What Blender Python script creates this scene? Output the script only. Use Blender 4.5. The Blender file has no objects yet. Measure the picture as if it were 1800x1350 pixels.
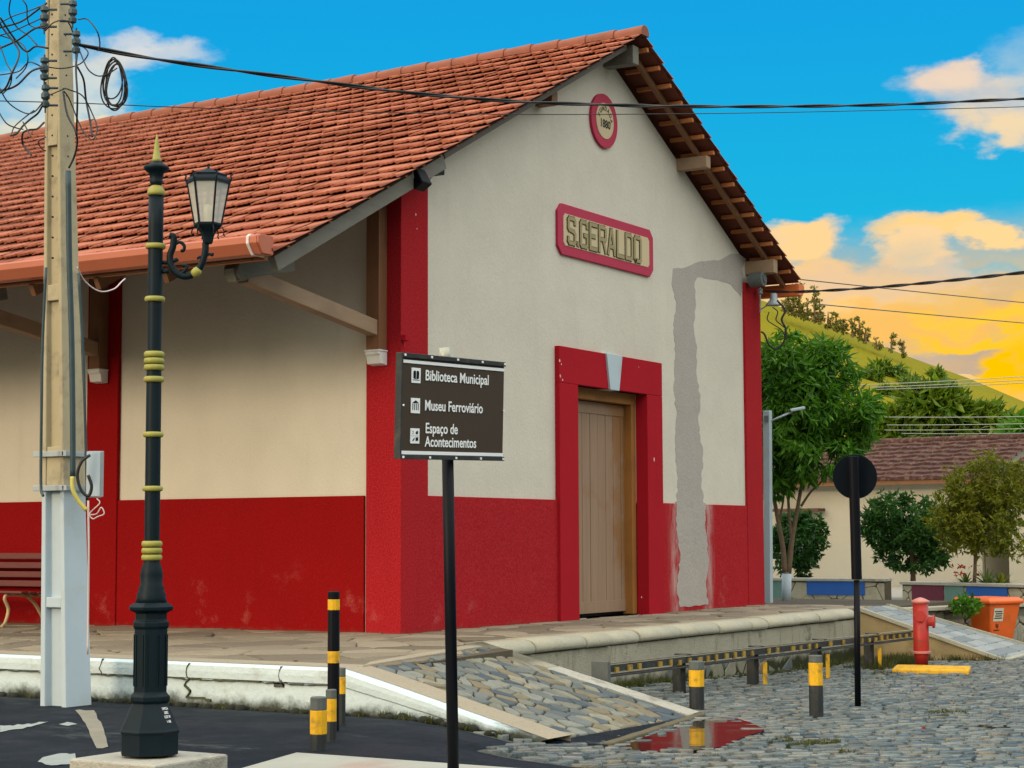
import bpy, bmesh, math, random
from mathutils import Vector, Matrix
random.seed(7)
rnd = random.random
def U(a, b): return a + (b - a) * rnd()
S = bpy.context.scene
COL = S.collection
# ------------------------------------------------------------------ camera
CAMP = Vector((-16.2638, -11.3011, 1.6)); YAW, PIT, ROL, FPX = -1.02343, 0.08290, -0.0040, 3262.85
_F = Vector((-math.sin(YAW)*math.cos(PIT), math.cos(YAW)*math.cos(PIT), math.sin(PIT)))
_R = Vector((math.cos(YAW), math.sin(YAW), 0)); _U = _R.cross(_F)
CR = _R*math.cos(ROL) + _U*math.sin(ROL); CU = -_R*math.sin(ROL) + _U*math.cos(ROL)
cd = bpy.data.cameras.new("camera"); cam = bpy.data.objects.new("camera", cd); COL.objects.link(cam)
cam.matrix_world = Matrix(((CR.x, CU.x, -_F.x, CAMP.x), (CR.y, CU.y, -_F.y, CAMP.y), (CR.z, CU.z, -_F.z, CAMP.z), (0, 0, 0, 1)))
cd.sensor_width = 36; cd.lens = 36*FPX/1800; cd.clip_start = .1; cd.clip_end = 3000
S.camera = cam
def ray(px, py): return _F + CR*((px-900)/FPX) + CU*((675-py)/FPX)
def at(px, py, d): return CAMP + ray(px, py)*d                 # world point at a chosen distance
def onz(px, py, z): v = ray(px, py); return CAMP + v*((z-CAMP.z)/v.z)
def ony(px, py, y): v = ray(px, py); return CAMP + v*((y-CAMP.y)/v.y)
def onx(px, py, x): v = ray(px, py); return CAMP + v*((x-CAMP.x)/v.x)
# ------------------------------------------------------------------ world, sun, exposure
SUN_DIR = Vector((-1.0, 0.30, 0.28)).normalized()              # towards the sun (low, along the front wall)
w = bpy.data.worlds.new("World"); S.world = w; w.use_nodes = True
def build_world():
    nt = w.node_tree; N = nt.nodes; L = nt.links; N.clear()
    def node(t, **k):
        n = N.new(t)
        for a, b in k.items(): setattr(n, a, b)
        return n
    def M(op, a, b=None, c=None):
        n = node('ShaderNodeMath', operation=op)
        for i, v in enumerate((a, b, c)):
            if v is None: continue
            if isinstance(v, (int, float)): n.inputs[i].default_value = v
            else: L.new(v, n.inputs[i])
        return n.outputs[0]
    def ss(x, a, b):
        n = node('ShaderNodeMapRange', interpolation_type='SMOOTHSTEP')
        L.new(x, n.inputs[0]); n.inputs[1].default_value = a; n.inputs[2].default_value = b
        return n.outputs[0]
    def mix(f, a, b):
        n = node('ShaderNodeMix', data_type='RGBA')
        for s, v in ((n.inputs[0], f), (n.inputs[6], a), (n.inputs[7], b)):
            if hasattr(v, 'is_output'): L.new(v, s)
            elif isinstance(v, (int, float)): s.default_value = v
            else: s.default_value = (*v, 1)
        return n.outputs[2]
    tc = node('ShaderNodeTexCoord'); d0 = tc.outputs['Generated']
    nz = node('ShaderNodeTexNoise'); nz.inputs['Scale'].default_value = 9; nz.inputs['Detail'].default_value = 7; nz.inputs['Roughness'].default_value = .55
    st = node('ShaderNodeMapping'); st.inputs['Scale'].default_value = (1, 1, 2.2); L.new(d0, st.inputs[0]); L.new(st.outputs[0], nz.inputs['Vector'])
    nb = node('ShaderNodeTexNoise'); nb.inputs['Scale'].default_value = 26; nb.inputs['Detail'].default_value = 6; L.new(st.outputs[0], nb.inputs['Vector'])
    sp = node('ShaderNodeSeparateXYZ'); L.new(d0, sp.inputs[0])
    az = M('ARCTAN2', sp.outputs[1], sp.outputs[0]); el = M('ARCSINE', sp.outputs[2])
    sc = node('ShaderNodeSeparateColor'); L.new(nz.outputs['Color'], sc.inputs[0])
    wa = M('MULTIPLY_ADD', sc.outputs[0], .075, M('SUBTRACT', az, .0375)); we = M('MULTIPLY_ADD', sc.outputs[1], .05, M('SUBTRACT', el, .025)); s2 = node('ShaderNodeSeparateColor'); L.new(nb.outputs['Color'], s2.inputs[0]); wa = M('MULTIPLY_ADD', s2.outputs[0], .030, M('SUBTRACT', wa, .015)); we = M('MULTIPLY_ADD', s2.outputs[1], .022, M('SUBTRACT', we, .011))
    # clear sky: deep cyan blue, paler and greener towards the horizon; a little Nishita is mixed in
    ramp = node('ShaderNodeValToRGB'); cr = ramp.color_ramp
    cr.elements[0].position = 0; cr.elements[0].color = (.42, .60, .50, 1)
    cr.elements[1].position = 1; cr.elements[1].color = (.02, .12, .42, 1)
    for p, c in ((.10, (.04, .43, .56)), (.24, (0, .42, .68)), (.40, (0, .33, .70)), (.7, (.02, .24, .56))):
        e = cr.elements.new(p); e.color = (*c, 1)
    L.new(M('MULTIPLY', el, 1.45), ramp.inputs[0])
    ni = node('ShaderNodeTexSky', sky_type='NISHITA'); ni.sun_disc = False
    ni.sun_elevation = math.asin(SUN_DIR.z); ni.sun_rotation = math.atan2(SUN_DIR.x, SUN_DIR.y)
    nv = node('ShaderNodeVectorMath', operation='SCALE'); L.new(ni.outputs[0], nv.inputs[0]); nv.inputs['Scale'].default_value = .08
    col = mix(.04, ramp.outputs[0], nv.outputs[0])
    def ang(px, py):
        v = ray(px, py).normalized(); return math.atan2(v.y, v.x), math.asin(v.z)
    n3 = node('ShaderNodeTexNoise'); n3.inputs['Scale'].default_value = 48; n3.inputs['Detail'].default_value = 7; n3.inputs['Roughness'].default_value = .6; L.new(st.outputs[0], n3.inputs['Vector'])
    nq = M('MULTIPLY', M('SUBTRACT', n3.outputs[0], .5), 1.1)
    def blob(px, py, rx, ry, soft=.9, rot=0):
        a, e = ang(px, py)
        x = M('MULTIPLY', M('SUBTRACT', wa, a - 0.0), -FPX/rx); y = M('MULTIPLY', M('SUBTRACT', we, e), FPX/ry)
        if rot:
            c, s_ = math.cos(rot), math.sin(rot)
            x, y = M('ADD', M('MULTIPLY', x, c), M('MULTIPLY', y, s_*rx/ry)), M('SUBTRACT', M('MULTIPLY', y, c), M('MULTIPLY', x, s_*ry/rx))
        r = M('SQRT', M('ADD', M('MULTIPLY', x, x), M('MULTIPLY', y, y))); r = M('ADD', r, nq)
        return ss(r, 1.15, 1.15-soft*.85)
    det = M('MULTIPLY_ADD', nb.outputs[0], 1.5, .25)
    # warm glow low in the north-east, where the photograph looks into the evening clouds
    a0, e0 = ang(1790, 740)
    gx = M('MULTIPLY', M('SUBTRACT', az, a0), -FPX/720); gy = M('MULTIPLY', M('SUBTRACT', we, e0), FPX/300)
    gr = M('SQRT', M('ADD', M('MULTIPLY', gx, gx), M('MULTIPLY', gy, gy)))
    col = mix(M('MULTIPLY', ss(gr, 1.25, .55), .95), col, (.92, .50, .07))
    col = mix(M('MULTIPLY', M('MULTIPLY', ss(gr, 1.25, .55), ss(nb.outputs[0], .50, .60)), .55), col, (.60, .42, .25))
    layers = [ # px, py, rx, ry, softness, rot, colour, strength
        (1700, 175, 130, 60, 1.0, .15, (.74, .63, .52), .85), (1660, 150, 70, 45, .8, 0, (.86, .66, .50), .85), (1760, 215, 110, 28, .8, 0, (.88, .68, .42), .9),
        (1800, 120, 90, 70, 1.1, 0, (.45, .60, .66), .55),
        (1620, 412, 85, 30, .55, -.05, (1.0, .66, .26), .98), (1600, 450, 60, 30, .6, 0, (.95, .66, .34), .85), (1725, 428, 75, 20, .6, 0, (1.0, .68, .30), .9), (1715, 478, 95, 15, .8, .05, (.20, .50, .58), .75), (1640, 478, 60, 14, .8, 0, (.62, .60, .50), .6),
        (1400, 435, 75, 48, .6, -.35, (1.0, .66, .30), .97), (1480, 520, 230, 55, .7, 0, (1.0, .62, .22), .85),
        (1570, 500, 200, 40, .8, 0, (.78, .56, .38), .6), (1650, 560, 190, 30, .7, .1, (.95, .52, .12), .85), (1720, 600, 140, 26, .7, .1, (1.0, .60, .02), .9),
        (1690, 620, 95, 30, .45, .2, (.52, .40, .31), .95), (1590, 610, 70, 30, .6, .1, (.62, .47, .33), .6), (1660, 640, 60, 9, .5, .2, (1.0, .66, .28), .8), (1790, 640, 90, 45, .6, .1, (1.0, .56, 0.0), .95),
        (1760, 560, 120, 18, .7, .1, (1.0, .62, .04), .7),
        (240, 115, 130, 34, .9, -.28, (.70, .70, .68), .6), (215, 95, 60, 26, .9, 0, (.85, .78, .70), .55), (130, 150, 110, 70, 1.0, 0, (.75, .72, .62), .8),
        (60, 170, 200, 60, 1.0, 0, (.62, .72, .70), .55), (60, 225, 220, 40, .9, 0, (.92, .78, .50), .75), (150, 240, 120, 60, 1.0, 0, (.95, .78, .50), .7)]
    for (px, py, rx, ry, so, ro, c, k) in layers:
        c = tuple(q*.92 for q in c)
        b = blob(px, py, rx, ry, so, ro)
        m = M('MINIMUM', M('MULTIPLY', M('MULTIPLY', b, det), k), 1)
        col = mix(m, col, c)
    # unseen rest of the dome: high pale cloud added as neutral fill light
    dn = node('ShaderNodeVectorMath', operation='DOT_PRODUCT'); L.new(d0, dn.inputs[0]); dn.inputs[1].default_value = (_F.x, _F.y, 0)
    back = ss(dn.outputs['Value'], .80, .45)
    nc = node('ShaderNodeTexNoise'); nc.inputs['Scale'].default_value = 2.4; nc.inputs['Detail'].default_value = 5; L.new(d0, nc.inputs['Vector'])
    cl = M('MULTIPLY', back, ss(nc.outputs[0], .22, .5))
    col = mix(cl, col, (1.95, 1.94, 1.80)); col = mix(M('MULTIPLY', back, ss(el, .55, .08)), col, (.13, .135, .12))  # added cloud fill, then darkened low down to keep the eaves dim
    # western horizon at the left carries the last warm light
    wd = node('ShaderNodeVectorMath', operation='DOT_PRODUCT'); L.new(d0, wd.inputs[0]); wd.inputs[1].default_value = tuple(SUN_DIR)
    wg = M('MULTIPLY', ss(wd.outputs['Value'], .72, 1.0), back)
    col = mix(wg, col, (1.9, 1.5, .95))
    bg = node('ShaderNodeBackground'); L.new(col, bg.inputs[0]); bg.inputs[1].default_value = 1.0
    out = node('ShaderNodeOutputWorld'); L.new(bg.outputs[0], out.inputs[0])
build_world()
w.cycles.sampling_method = 'MANUAL'; w.cycles.sample_map_resolution = 1024
sl = bpy.data.lights.new("sun", 'SUN'); sl.energy = 1.4; sl.angle = math.radians(14); sl.color = (1, .80, .55)
so_ = bpy.data.objects.new("sun", sl); COL.objects.link(so_); so_.rotation_euler = SUN_DIR.to_track_quat('Z', 'Y').to_euler()
S.view_settings.view_transform = 'Standard'; S.view_settings.look = 'None'; S.view_settings.exposure = .18; S.view_settings.gamma = 1
S.cycles.max_bounces = 6

# ------------------------------------------------------------------ mesh helpers
class MB:
    def __init__(s): s.v = []; s.f = []; s.m = []; s.sm = []; s.cur = 0; s.smooth = False
    def face(s, idx): s.f.append(tuple(idx)); s.m.append(s.cur); s.sm.append(s.smooth)
    def poly(s, pts):
        b = len(s.v); s.v += [tuple(p) for p in pts]; s.face(range(b, b+len(pts)))
    def box(s, x0, x1, y0, y1, z0, z1, rot=0, piv=None):
        b = len(s.v); P = [(x, y, z) for z in (z0, z1) for y in (y0, y1) for x in (x0, x1)]
        if rot:
            c = piv or ((x0+x1)/2, (y0+y1)/2); co, si = math.cos(rot), math.sin(rot)
            P = [(c[0]+(x-c[0])*co-(y-c[1])*si, c[1]+(x-c[0])*si+(y-c[1])*co, z) for x, y, z in P]
        s.v += P
        for q in ((0, 2, 3, 1), (4, 5, 7, 6), (0, 1, 5, 4), (2, 6, 7, 3), (0, 4, 6, 2), (1, 3, 7, 5)): s.face([b+i for i in q])
        return s
    def obox(s, c, ax, ay, az):            # centre and three half-axis vectors
        b = len(s.v); c, ax, ay, az = map(Vector, (c, ax, ay, az))
        s.v += [tuple(c+ax*i+ay*j+az*k) for k in (-1, 1) for j in (-1, 1) for i in (-1, 1)]
        for q in ((0, 2, 3, 1), (4, 5, 7, 6), (0, 1, 5, 4), (2, 6, 7, 3), (0, 4, 6, 2), (1, 3, 7, 5)): s.face([b+i for i in q])
        return s
    def bar(s, a, b_, w_, h, up=(0, 0, 1)):   # beam from a to b
        a = Vector(a); b_ = Vector(b_); d = (b_-a); c = (a+b_)/2; x = d.normalized(); y = Vector(up).cross(x).normalized(); z = x.cross(y)
        return s.obox(c, d/2, y*w_/2, z*h/2)
    def prism(s, pts, ext):                # pts 3D polygon extruded by vector
        b = len(s.v); n = len(pts); e = Vector(ext)
        s.v += [tuple(p) for p in pts] + [tuple(Vector(p)+e) for p in pts]
        s.face(range(b, b+n)); s.face([b+n+i for i in range(n)][::-1])
        for i in range(n):
            j = (i+1) % n; s.face((b+i, b+n+i, b+n+j, b+j))
        return s
    def tube(s, pts, r, n=8, cap=True, radii=None):
        pts = [Vector(p) for p in pts]; b = len(s.v); prev = None
        for i, p in enumerate(pts):
            t = (pts[min(i+1, len(pts)-1)] - pts[max(i-1, 0)]).normalized()
            if prev is None:
                u = Vector((0, 0, 1)) if abs(t.z) < .9 else Vector((1, 0, 0)); x = u.cross(t).normalized()
            else: x = (prev - t*prev.dot(t)).normalized()
            prev = x; y = t.cross(x); rr = radii[i] if radii else r
            s.v += [tuple(p + (x*math.cos(2*math.pi*k/n) + y*math.sin(2*math.pi*k/n))*rr) for k in range(n)]
        for i in range(len(pts)-1):
            for k in range(n):
                k2 = (k+1) % n; s.face((b+i*n+k, b+i*n+k2, b+(i+1)*n+k2, b+(i+1)*n+k))
        if cap: s.face([b+k for k in range(n)][::-1]); s.face([b+(len(pts)-1)*n+k for k in range(n)])
        return s
    def lathe(s, prof, c=(0, 0), n=24, ph=0, flat=None):   # prof [(z,r)]
        b = len(s.v)
        for z, r in prof: s.v += [(c[0]+r*math.cos(ph+2*math.pi*k/n), c[1]+r*math.sin(ph+2*math.pi*k/n), z) for k in range(n)]
        for i in range(len(prof)-1):
            for k in range(n):
                k2 = (k+1) % n; s.face((b+i*n+k, b+i*n+k2, b+(i+1)*n+k2, b+(i+1)*n+k))
        s.face([b+k for k in range(n)][::-1]); s.face([b+(len(prof)-1)*n+k for k in range(n)])
        return s
def mesh(name, mb, mats, parent=None, bevel=0, seg=2, loc=None, recalc=True):
    me = bpy.data.meshes.new(name)
    off = Vector(loc) if loc is not None else (parent_loc(parent) if parent else Vector((0, 0, 0)))
    me.from_pydata([tuple(Vector(v)-off) for v in mb.v], [], mb.f)
    for m in (mats if isinstance(mats, (list, tuple)) else [mats]): me.materials.append(m)
    me.polygons.foreach_set('material_index', mb.m); me.polygons.foreach_set('use_smooth', mb.sm)
    if recalc:
        bm = bmesh.new(); bm.from_mesh(me); bmesh.ops.recalc_face_normals(bm, faces=bm.faces); bm.to_mesh(me); bm.free()
    me.update()
    o = bpy.data.objects.new(name, me); COL.objects.link(o)
    if parent: o.parent = parent
    elif loc is not None: o.location = loc
    if bevel:
        m = o.modifiers.new('bevel', 'BEVEL'); m.width = bevel; m.segments = seg; m.limit_method = 'ANGLE'; m.angle_limit = math.radians(35)
    return o
def parent_loc(p):
    v = Vector((0, 0, 0))
    while p: v += Vector(p.location); p = p.parent
    return v
def thing(name, label, cat, loc=(0, 0, 0), group=None):
    o = bpy.data.objects.new(name, None); COL.objects.link(o); o.location = loc; o.empty_display_size = .2
    return tag(o, label, cat, group)
def tag(o, label=None, cat=None, group=None, kind=None):
    for k, v in (('label', label), ('category', cat), ('group', group), ('kind', kind)):
        if v: o[k] = v
    return o
def copy_tree(o, parent=None, loc=None, label=None):
    c = o.copy(); COL.objects.link(c)
    if parent: c.parent = parent
    if loc is not None: c.location = loc
    if label: c['label'] = label
    for ch in list(o.children): copy_tree(ch, c)
    return c
def text_mb(body, size, origin, xd, yd, nd, sx=1.0, ext=.001, align='LEFT', bold=0.0):
    """letter mesh laid on a plane: origin, x direction, y direction, normal"""
    cu = bpy.data.curves.new('t', 'FONT'); cu.body = body; cu.size = size; cu.extrude = ext; cu.align_x = align; cu.offset = bold; cu.resolution_u = 4
    to = bpy.data.objects.new('t', cu); COL.objects.link(to)
    bpy.context.view_layer.update()
    me = bpy.data.meshes.new_from_object(to.evaluated_get(bpy.context.evaluated_depsgraph_get()))
    mb = MB(); o, x, y, n = map(Vector, (origin, xd, yd, nd))
    mb.v = [tuple(o + x*(v.co.x*sx) + y*v.co.y + n*(v.co.z+ext)) for v in me.vertices]
    for p in me.polygons: mb.face(p.vertices)
    bpy.data.objects.remove(to); bpy.data.curves.remove(cu); bpy.data.meshes.remove(me)
    return mb
def join(a, b):
    k = len(a.v); a.v += b.v; a.f += [tuple(i+k for i in f) for f in b.f]; a.m += b.m; a.sm += b.sm; return a
# ------------------------------------------------------------------ materials
class NT:
    def __init__(s, name):
        s.m = bpy.data.materials.new(name); s.m.use_nodes = True; s.t = s.m.node_tree; s.N = s.t.nodes; s.L = s.t.links
        s.b = s.N['Principled BSDF']; s.tc = s.N.new('ShaderNodeTexCoord')
    def n(s, t, **k):
        x = s.N.new(t)
        for a, b in k.items(): setattr(x, a, b)
        return x
    def put(s, sock, v):
        if hasattr(v, 'is_output'): s.L.new(v, sock)
        elif isinstance(v, (tuple, list)): sock.default_value = (*v, 1) if len(v) == 3 and len(sock.default_value) == 4 else v
        else: sock.default_value = v
    def noise(s, sc, det=4, rough=.55, scale=(1, 1, 1), vec=None, out=0):
        mp = s.n('ShaderNodeMapping'); mp.inputs['Scale'].default_value = scale; s.L.new(vec or s.tc.outputs['Object'], mp.inputs[0])
        x = s.n('ShaderNodeTexNoise'); x.inputs['Scale'].default_value = sc; x.inputs['Detail'].default_value = det; x.inputs['Roughness'].default_value = rough
        s.L.new(mp.outputs[0], x.inputs['Vector']); return x.outputs[out]
    def ramp(s, x, a, b, lo=0, hi=1, smooth=True):
        r = s.n('ShaderNodeMapRange'); 
        if smooth: r.interpolation_type = 'SMOOTHSTEP'
        for i, v in enumerate((x, a, b, lo, hi)): s.put(r.inputs[i], v)
        return r.outputs[0]
    def mix(s, f, a, b):
        x = s.n('ShaderNodeMix', data_type='RGBA'); s.put(x.inputs[0], f); s.put(x.inputs[6], a); s.put(x.inputs[7], b); return x.outputs[2]
    def math(s, op, a, b=0.0):
        x = s.n('ShaderNodeMath', operation=op); s.put(x.inputs[0], a); s.put(x.inputs[1], b); return x.outputs[0]
    def xyz(s):
        x = s.n('ShaderNodeSeparateXYZ'); s.L.new(s.tc.outputs['Object'], x.inputs[0]); return x.outputs
    def bump(s, h, st=.3, dist=.01):
        x = s.n('ShaderNodeBump'); x.inputs['Strength'].default_value = st; x.inputs['Distance'].default_value = dist
        s.L.new(h, x.inputs['Height']); s.L.new(x.outputs[0], s.b.inputs['Normal'])
    def done(s, col, rough=.8, metal=0, spec=.5):
        s.put(s.b.inputs['Base Color'], col); s.put(s.b.inputs['Roughness'], rough); s.b.inputs['Metallic'].default_value = metal
        s.b.inputs['Specular IOR Level'].default_value = spec; return s.m
def simple(name, col, rough=.7, var=.18, sc=6, bump=.15, bsc=60, metal=0, dirt=None, dirt_amt=.5, dsc=3, bdist=.004, spec=.5):
    t = NT(name); lo = tuple(c*(1-var) for c in col); hi = tuple(min(1, c*(1+var)) for c in col)
    c = t.mix(t.noise(sc, 5), lo, hi)
    if dirt: c = t.mix(t.math('MULTIPLY', t.ramp(t.noise(dsc, 7, .65), .48, .72), dirt_amt), c, dirt)
    if bump: t.bump(t.noise(bsc, 4), bump, bdist)
    return t.done(c, rough, metal, spec)
RED = (.235, .002, .003); CREAM = (.60, .575, .50)
def wall_paint(name, col, scuff=None, base_z=-0.02, streak=None, bst=.35, scuff_amt=.55, mott=.3, mo=0.0, ):
    t = NT(name); X, Y, Z = t.xyz()
    c = t.mix(t.noise(1.3, 6), tuple(a*.84 for a in col), tuple(min(1, a*1.10) for a in col))
    c = t.mix(t.math('MULTIPLY', t.ramp(t.noise(60, 4, .7), .35, .75), mott), c, tuple(min(1, a*1.35+mo) for a in col))
    c = t.mix(t.math('MULTIPLY', t.ramp(t.noise(5, 6, .6, (1, 1, .12)), .52, .78), .13), c, tuple(a*.6 for a in col))
    if scuff:
        low = t.ramp(Z, base_z+.95, base_z+.1)
        f = t.math('MULTIPLY', t.ramp(t.noise(2.3, 8, .7), .56, .70), low)
        f = t.math('MULTIPLY', f, t.ramp(t.noise(90, 2), .35, .6))
        c = t.mix(t.math('MULTIPLY', f, scuff_amt), c, scuff)
        c = t.mix(t.ramp(t.math('ADD', Z, t.math('MULTIPLY', t.noise(9, 4), .12)), base_z+.12, base_z+.04, 0, .5), c, (.12, .07, .05))
    if streak:   # whitish lime runs either side of the plaster repair
        x0, x1, wd = streak
        dd = t.math('MINIMUM', t.math('ABSOLUTE', t.math('SUBTRACT', X, x0)), t.math('ABSOLUTE', t.math('SUBTRACT', X, x1)))
        f = t.ramp(t.math('ADD', dd, t.math('MULTIPLY', t.noise(14, 4, .6, (1, 1, .06)), wd*.9)), wd*1.25, wd*.25)
        f = t.math('MULTIPLY', f, t.ramp(t.noise(7, 6, .7, (1, 1, .25)), .35, .62)); c = t.mix(t.math('MULTIPLY', f, .8), c, (.50, .38, .36))
    t.bump(t.math('ADD', t.noise(26, 5, .6), t.math('MULTIPLY', t.noise(4, 3), 1.5)), bst, .012)
    return t.done(c, .9, spec=.1)
mCREAM = wall_paint('cream_plaster', CREAM); mREDW = wall_paint('red_plaster', RED, (.45, .15, .13), scuff_amt=.5, mott=.5, mo=.012)
mREDG = wall_paint('red_plaster_front', (.33, .006, .012), (.55, .22, .20), streak=(6.58, 7.58, .34), scuff_amt=.30, mott=.55, mo=.045)
mREDF = wall_paint('red_trim', (.36, .010, .020), bst=.2)
mPINK = simple('pink_red_frame_paint', (.42, .014, .06), .7, .08, 4, .15)
mPINKCHIP = simple('bare_paint_chip', (.62, .48, .46), .9, .1, 9, .1)
mPLASTER = wall_paint('bare_plaster', (.37, .345, .32), bst=.6, mott=.7)
mWHITE = simple('white_paint', (.72, .74, .74), .6, .06, 5, .12, dirt=(.30, .27, .18), dirt_amt=.35)
def kerb_white():
    t = NT('whitewashed_kerb'); X, Y, Z = t.xyz()
    c = t.mix(t.noise(4, 5), (.50, .62, .66), (.62, .74, .77))
    c = t.mix(t.math('MULTIPLY', t.ramp(t.noise(3.5, 8, .7), .55, .72), .45), c, (.33, .30, .22))
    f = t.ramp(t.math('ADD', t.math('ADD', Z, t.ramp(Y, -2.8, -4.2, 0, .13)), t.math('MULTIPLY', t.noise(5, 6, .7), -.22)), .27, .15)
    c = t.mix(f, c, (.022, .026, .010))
    t.bump(t.noise(18, 6, .6), .5, .02); return t.done(c, .8)
mKERBW = kerb_white()
def stone(name, a, b, moss=.3, bsc=14, sc=1.8, rough=.85, island=False, spec=.3):
    t = NT(name); 
    f = t.noise(sc, 6, .6)
    if island:
        g_ = t.n('ShaderNodeNewGeometry'); f = t.math('ADD', t.math('MULTIPLY', g_.outputs['Random Per Island'], .75), t.math('MULTIPLY', f, .3))
    c = t.mix(f, a, b)
    c = t.mix(t.math('MULTIPLY', t.ramp(t.noise(40, 4), .5, .75), .35), c, tuple(x*.45 for x in a))
    if moss: c = t.mix(t.math('MULTIPLY', t.ramp(t.noise(1.7, 8, .7), .52, .68), moss), c, (.045, .05, .018))
    t.bump(t.math('ADD', t.noise(bsc, 6, .65), t.noise(bsc*5, 3)), .5, .015); return t.done(c, rough, spec=spec)
mCOPING = stone('coping_stone', (.34, .33, .25), (.50, .48, .38), .25)
def retain():
    t = NT('rendered_retaining_wall'); X, Y, Z = t.xyz()
    c = t.mix(t.noise(1.8, 7, .65), (.24, .235, .18), (.44, .42, .33)); c = t.mix(t.math('MULTIPLY', t.ramp(t.noise(7, 7, .7, (1, 1, .18)), .54, .72), .7), c, (.10, .10, .07))
    c = t.mix(t.math('MULTIPLY', t.ramp(t.noise(2.6, 8, .75), .57, .66), .6), c, (.055, .06, .03)); c = t.mix(t.ramp(t.math('ADD', Z, t.math('MULTIPLY', t.noise(4, 6, .7), -.35)), -.02, -.16), c, (.03, .035, .012))
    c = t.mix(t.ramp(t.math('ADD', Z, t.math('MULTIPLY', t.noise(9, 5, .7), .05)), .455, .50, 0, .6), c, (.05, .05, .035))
    t.bump(t.math('ADD', t.noise(14, 6, .65), t.noise(60, 3)), .6, .018); return t.done(c, .88, spec=.2)
mRETAIN = retain()
mPAVE = stone('flagstone', (.11, .092, .068), (.33, .285, .21), .25, island=True)
mJOINT = stone('mortar_joint', (.07, .055, .035), (.12, .10, .07), .5)
def crazy(name, cols=None, rough=.75, sc=9):
    t = NT(name); g_ = t.n('ShaderNodeNewGeometry'); cr = t.n('ShaderNodeValToRGB'); cr.color_ramp.interpolation = 'CONSTANT'
    cols = cols or [(.22, .23, .20), (.06, .085, .11), (.23, .225, .165), (.13, .15, .15), (.18, .185, .15), (.08, .105, .125), (.26, .25, .19), (.15, .17, .165), (.20, .17, .11), (.10, .12, .125)]
    e = cr.color_ramp.elements; e[0].color = (*cols[0], 1); e[1].position = .1; e[1].color = (*cols[1], 1)
    for i, c_ in enumerate(cols[2:]): x = e.new(.2+.1*i); x.color = (*c_, 1)
    t.L.new(g_.outputs['Random Per Island'], cr.inputs[0]); c = t.mix(t.math('MULTIPLY', t.ramp(t.noise(9, 6, .65), .4, .7), .45), cr.outputs[0], (.10, .105, .085))
    c = t.mix(t.math('MULTIPLY', t.ramp(t.noise(1.7, 8, .7), .55, .70), .35), c, (.045, .05, .02)); t.bump(t.math('ADD', t.noise(16, 6, .65), t.noise(70, 3)), .5, .012); return t.done(c, rough, spec=.3 if rough > .6 else .5)
mRAMP = crazy('crazy_paving'); mCOB = crazy('cobble_stone', [(.12, .145, .15), (.06, .085, .10), (.165, .19, .185), (.095, .125, .135), (.14, .16, .15), (.04, .065, .08), (.20, .22, .21), (.11, .14, .145), (.15, .145, .12), (.075, .105, .12)], .30)
mTAN = stone('tan_render', (.29, .25, .185), (.38, .335, .255), .15)
mCONC = stone('concrete', (.32, .32, .28), (.48, .47, .41), .45)
def soil():
    t = NT('damp_joint_soil'); c = t.mix(t.noise(3, 6), (.028, .035, .035), (.075, .08, .065))
    c = t.mix(t.ramp(t.noise(1.1, 8, .7), .50, .62), c, (.05, .065, .012)); t.bump(t.noise(30, 5), .6, .02)
    return t.done(c, t.ramp(t.noise(1.5, 5), .4, .6, .35, .9))
mSOIL = soil()
def asphalt():
    t = NT('asphalt'); X, Y, Z = t.xyz()
    c = t.mix(t.noise(2.2, 6), (.002, .005, .010), (.006, .012, .021))
    c = t.mix(t.math('MULTIPLY', t.ramp(t.noise(110, 2), .58, .72), .5), c, (.09, .115, .13))
    c = t.mix(t.math('MULTIPLY', t.ramp(t.noise(1.4, 8, .7, (1, .5, 1)), .58, .66), .5), c, (.07, .085, .085))
    t.bump(t.noise(120, 3), .5, .008); return t.done(c, t.ramp(t.noise(2, 4), .35, .65, .6, .9), spec=.15)
mASPH = asphalt()
def tiles():
    t = NT('clay_roof_tile'); g_ = t.n('ShaderNodeNewGeometry'); r = g_.outputs['Random Per Island']
    c = t.mix(r, (.30, .092, .056), (.46, .178, .114))
    c = t.mix(t.math('MULTIPLY', t.ramp(r, .82, .95), .7), c, (.20, .055, .03))
    c = t.mix(t.math('MULTIPLY', t.ramp(t.noise(.55, 7, .7), .50, .66), .55), c, (.23, .075, .042))
    c = t.mix(t.math('MULTIPLY', t.ramp(t.noise(16, 6, .65), .55, .75), .35), c, (.17, .07, .045))
    t.bump(t.noise(50, 4), .25, .006); return t.done(c, .85, spec=.25)
mTILE = tiles()
mOLDTILE = simple('old_dark_roof_tile', (.06, .024, .018), .9, .5, 1.6, .9, 7, bdist=.06, dirt=(.30, .18, .14), dirt_amt=.6, dsc=9)
def wood(name, a, b, axis=(1, 1, .08), rough=.7, sc=20):
    t = NT(name); c = t.mix(t.noise(sc, 6, .6, axis), a, b); c = t.mix(t.math('MULTIPLY', t.ramp(t.noise(2, 6), .5, .7), .3), c, tuple(x*.5 for x in a))
    t.bump(t.noise(sc*2, 4, .6, axis), .3, .006); return t.done(c, rough)
mWOOD = wood('brown_timber', (.13, .055, .022), (.25, .115, .05)); mGREYW = wood('grey_weathered_timber', (.12, .12, .10), (.21, .205, .175), (.1, 1, 1))
mBATTEN = wood('warm_lit_batten', (.36, .12, .03), (.55, .20, .06), (1, .1, 1)); mTAUPE = wood('pale_brown_timber', (.24, .16, .10), (.36, .25, .16), (.1, 1, 1))  # batten orange carries the warm bounced light in its colour
mOCHRE = wood('ochre_door_frame', (.26, .105, .018), (.36, .16, .035)); 
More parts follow.
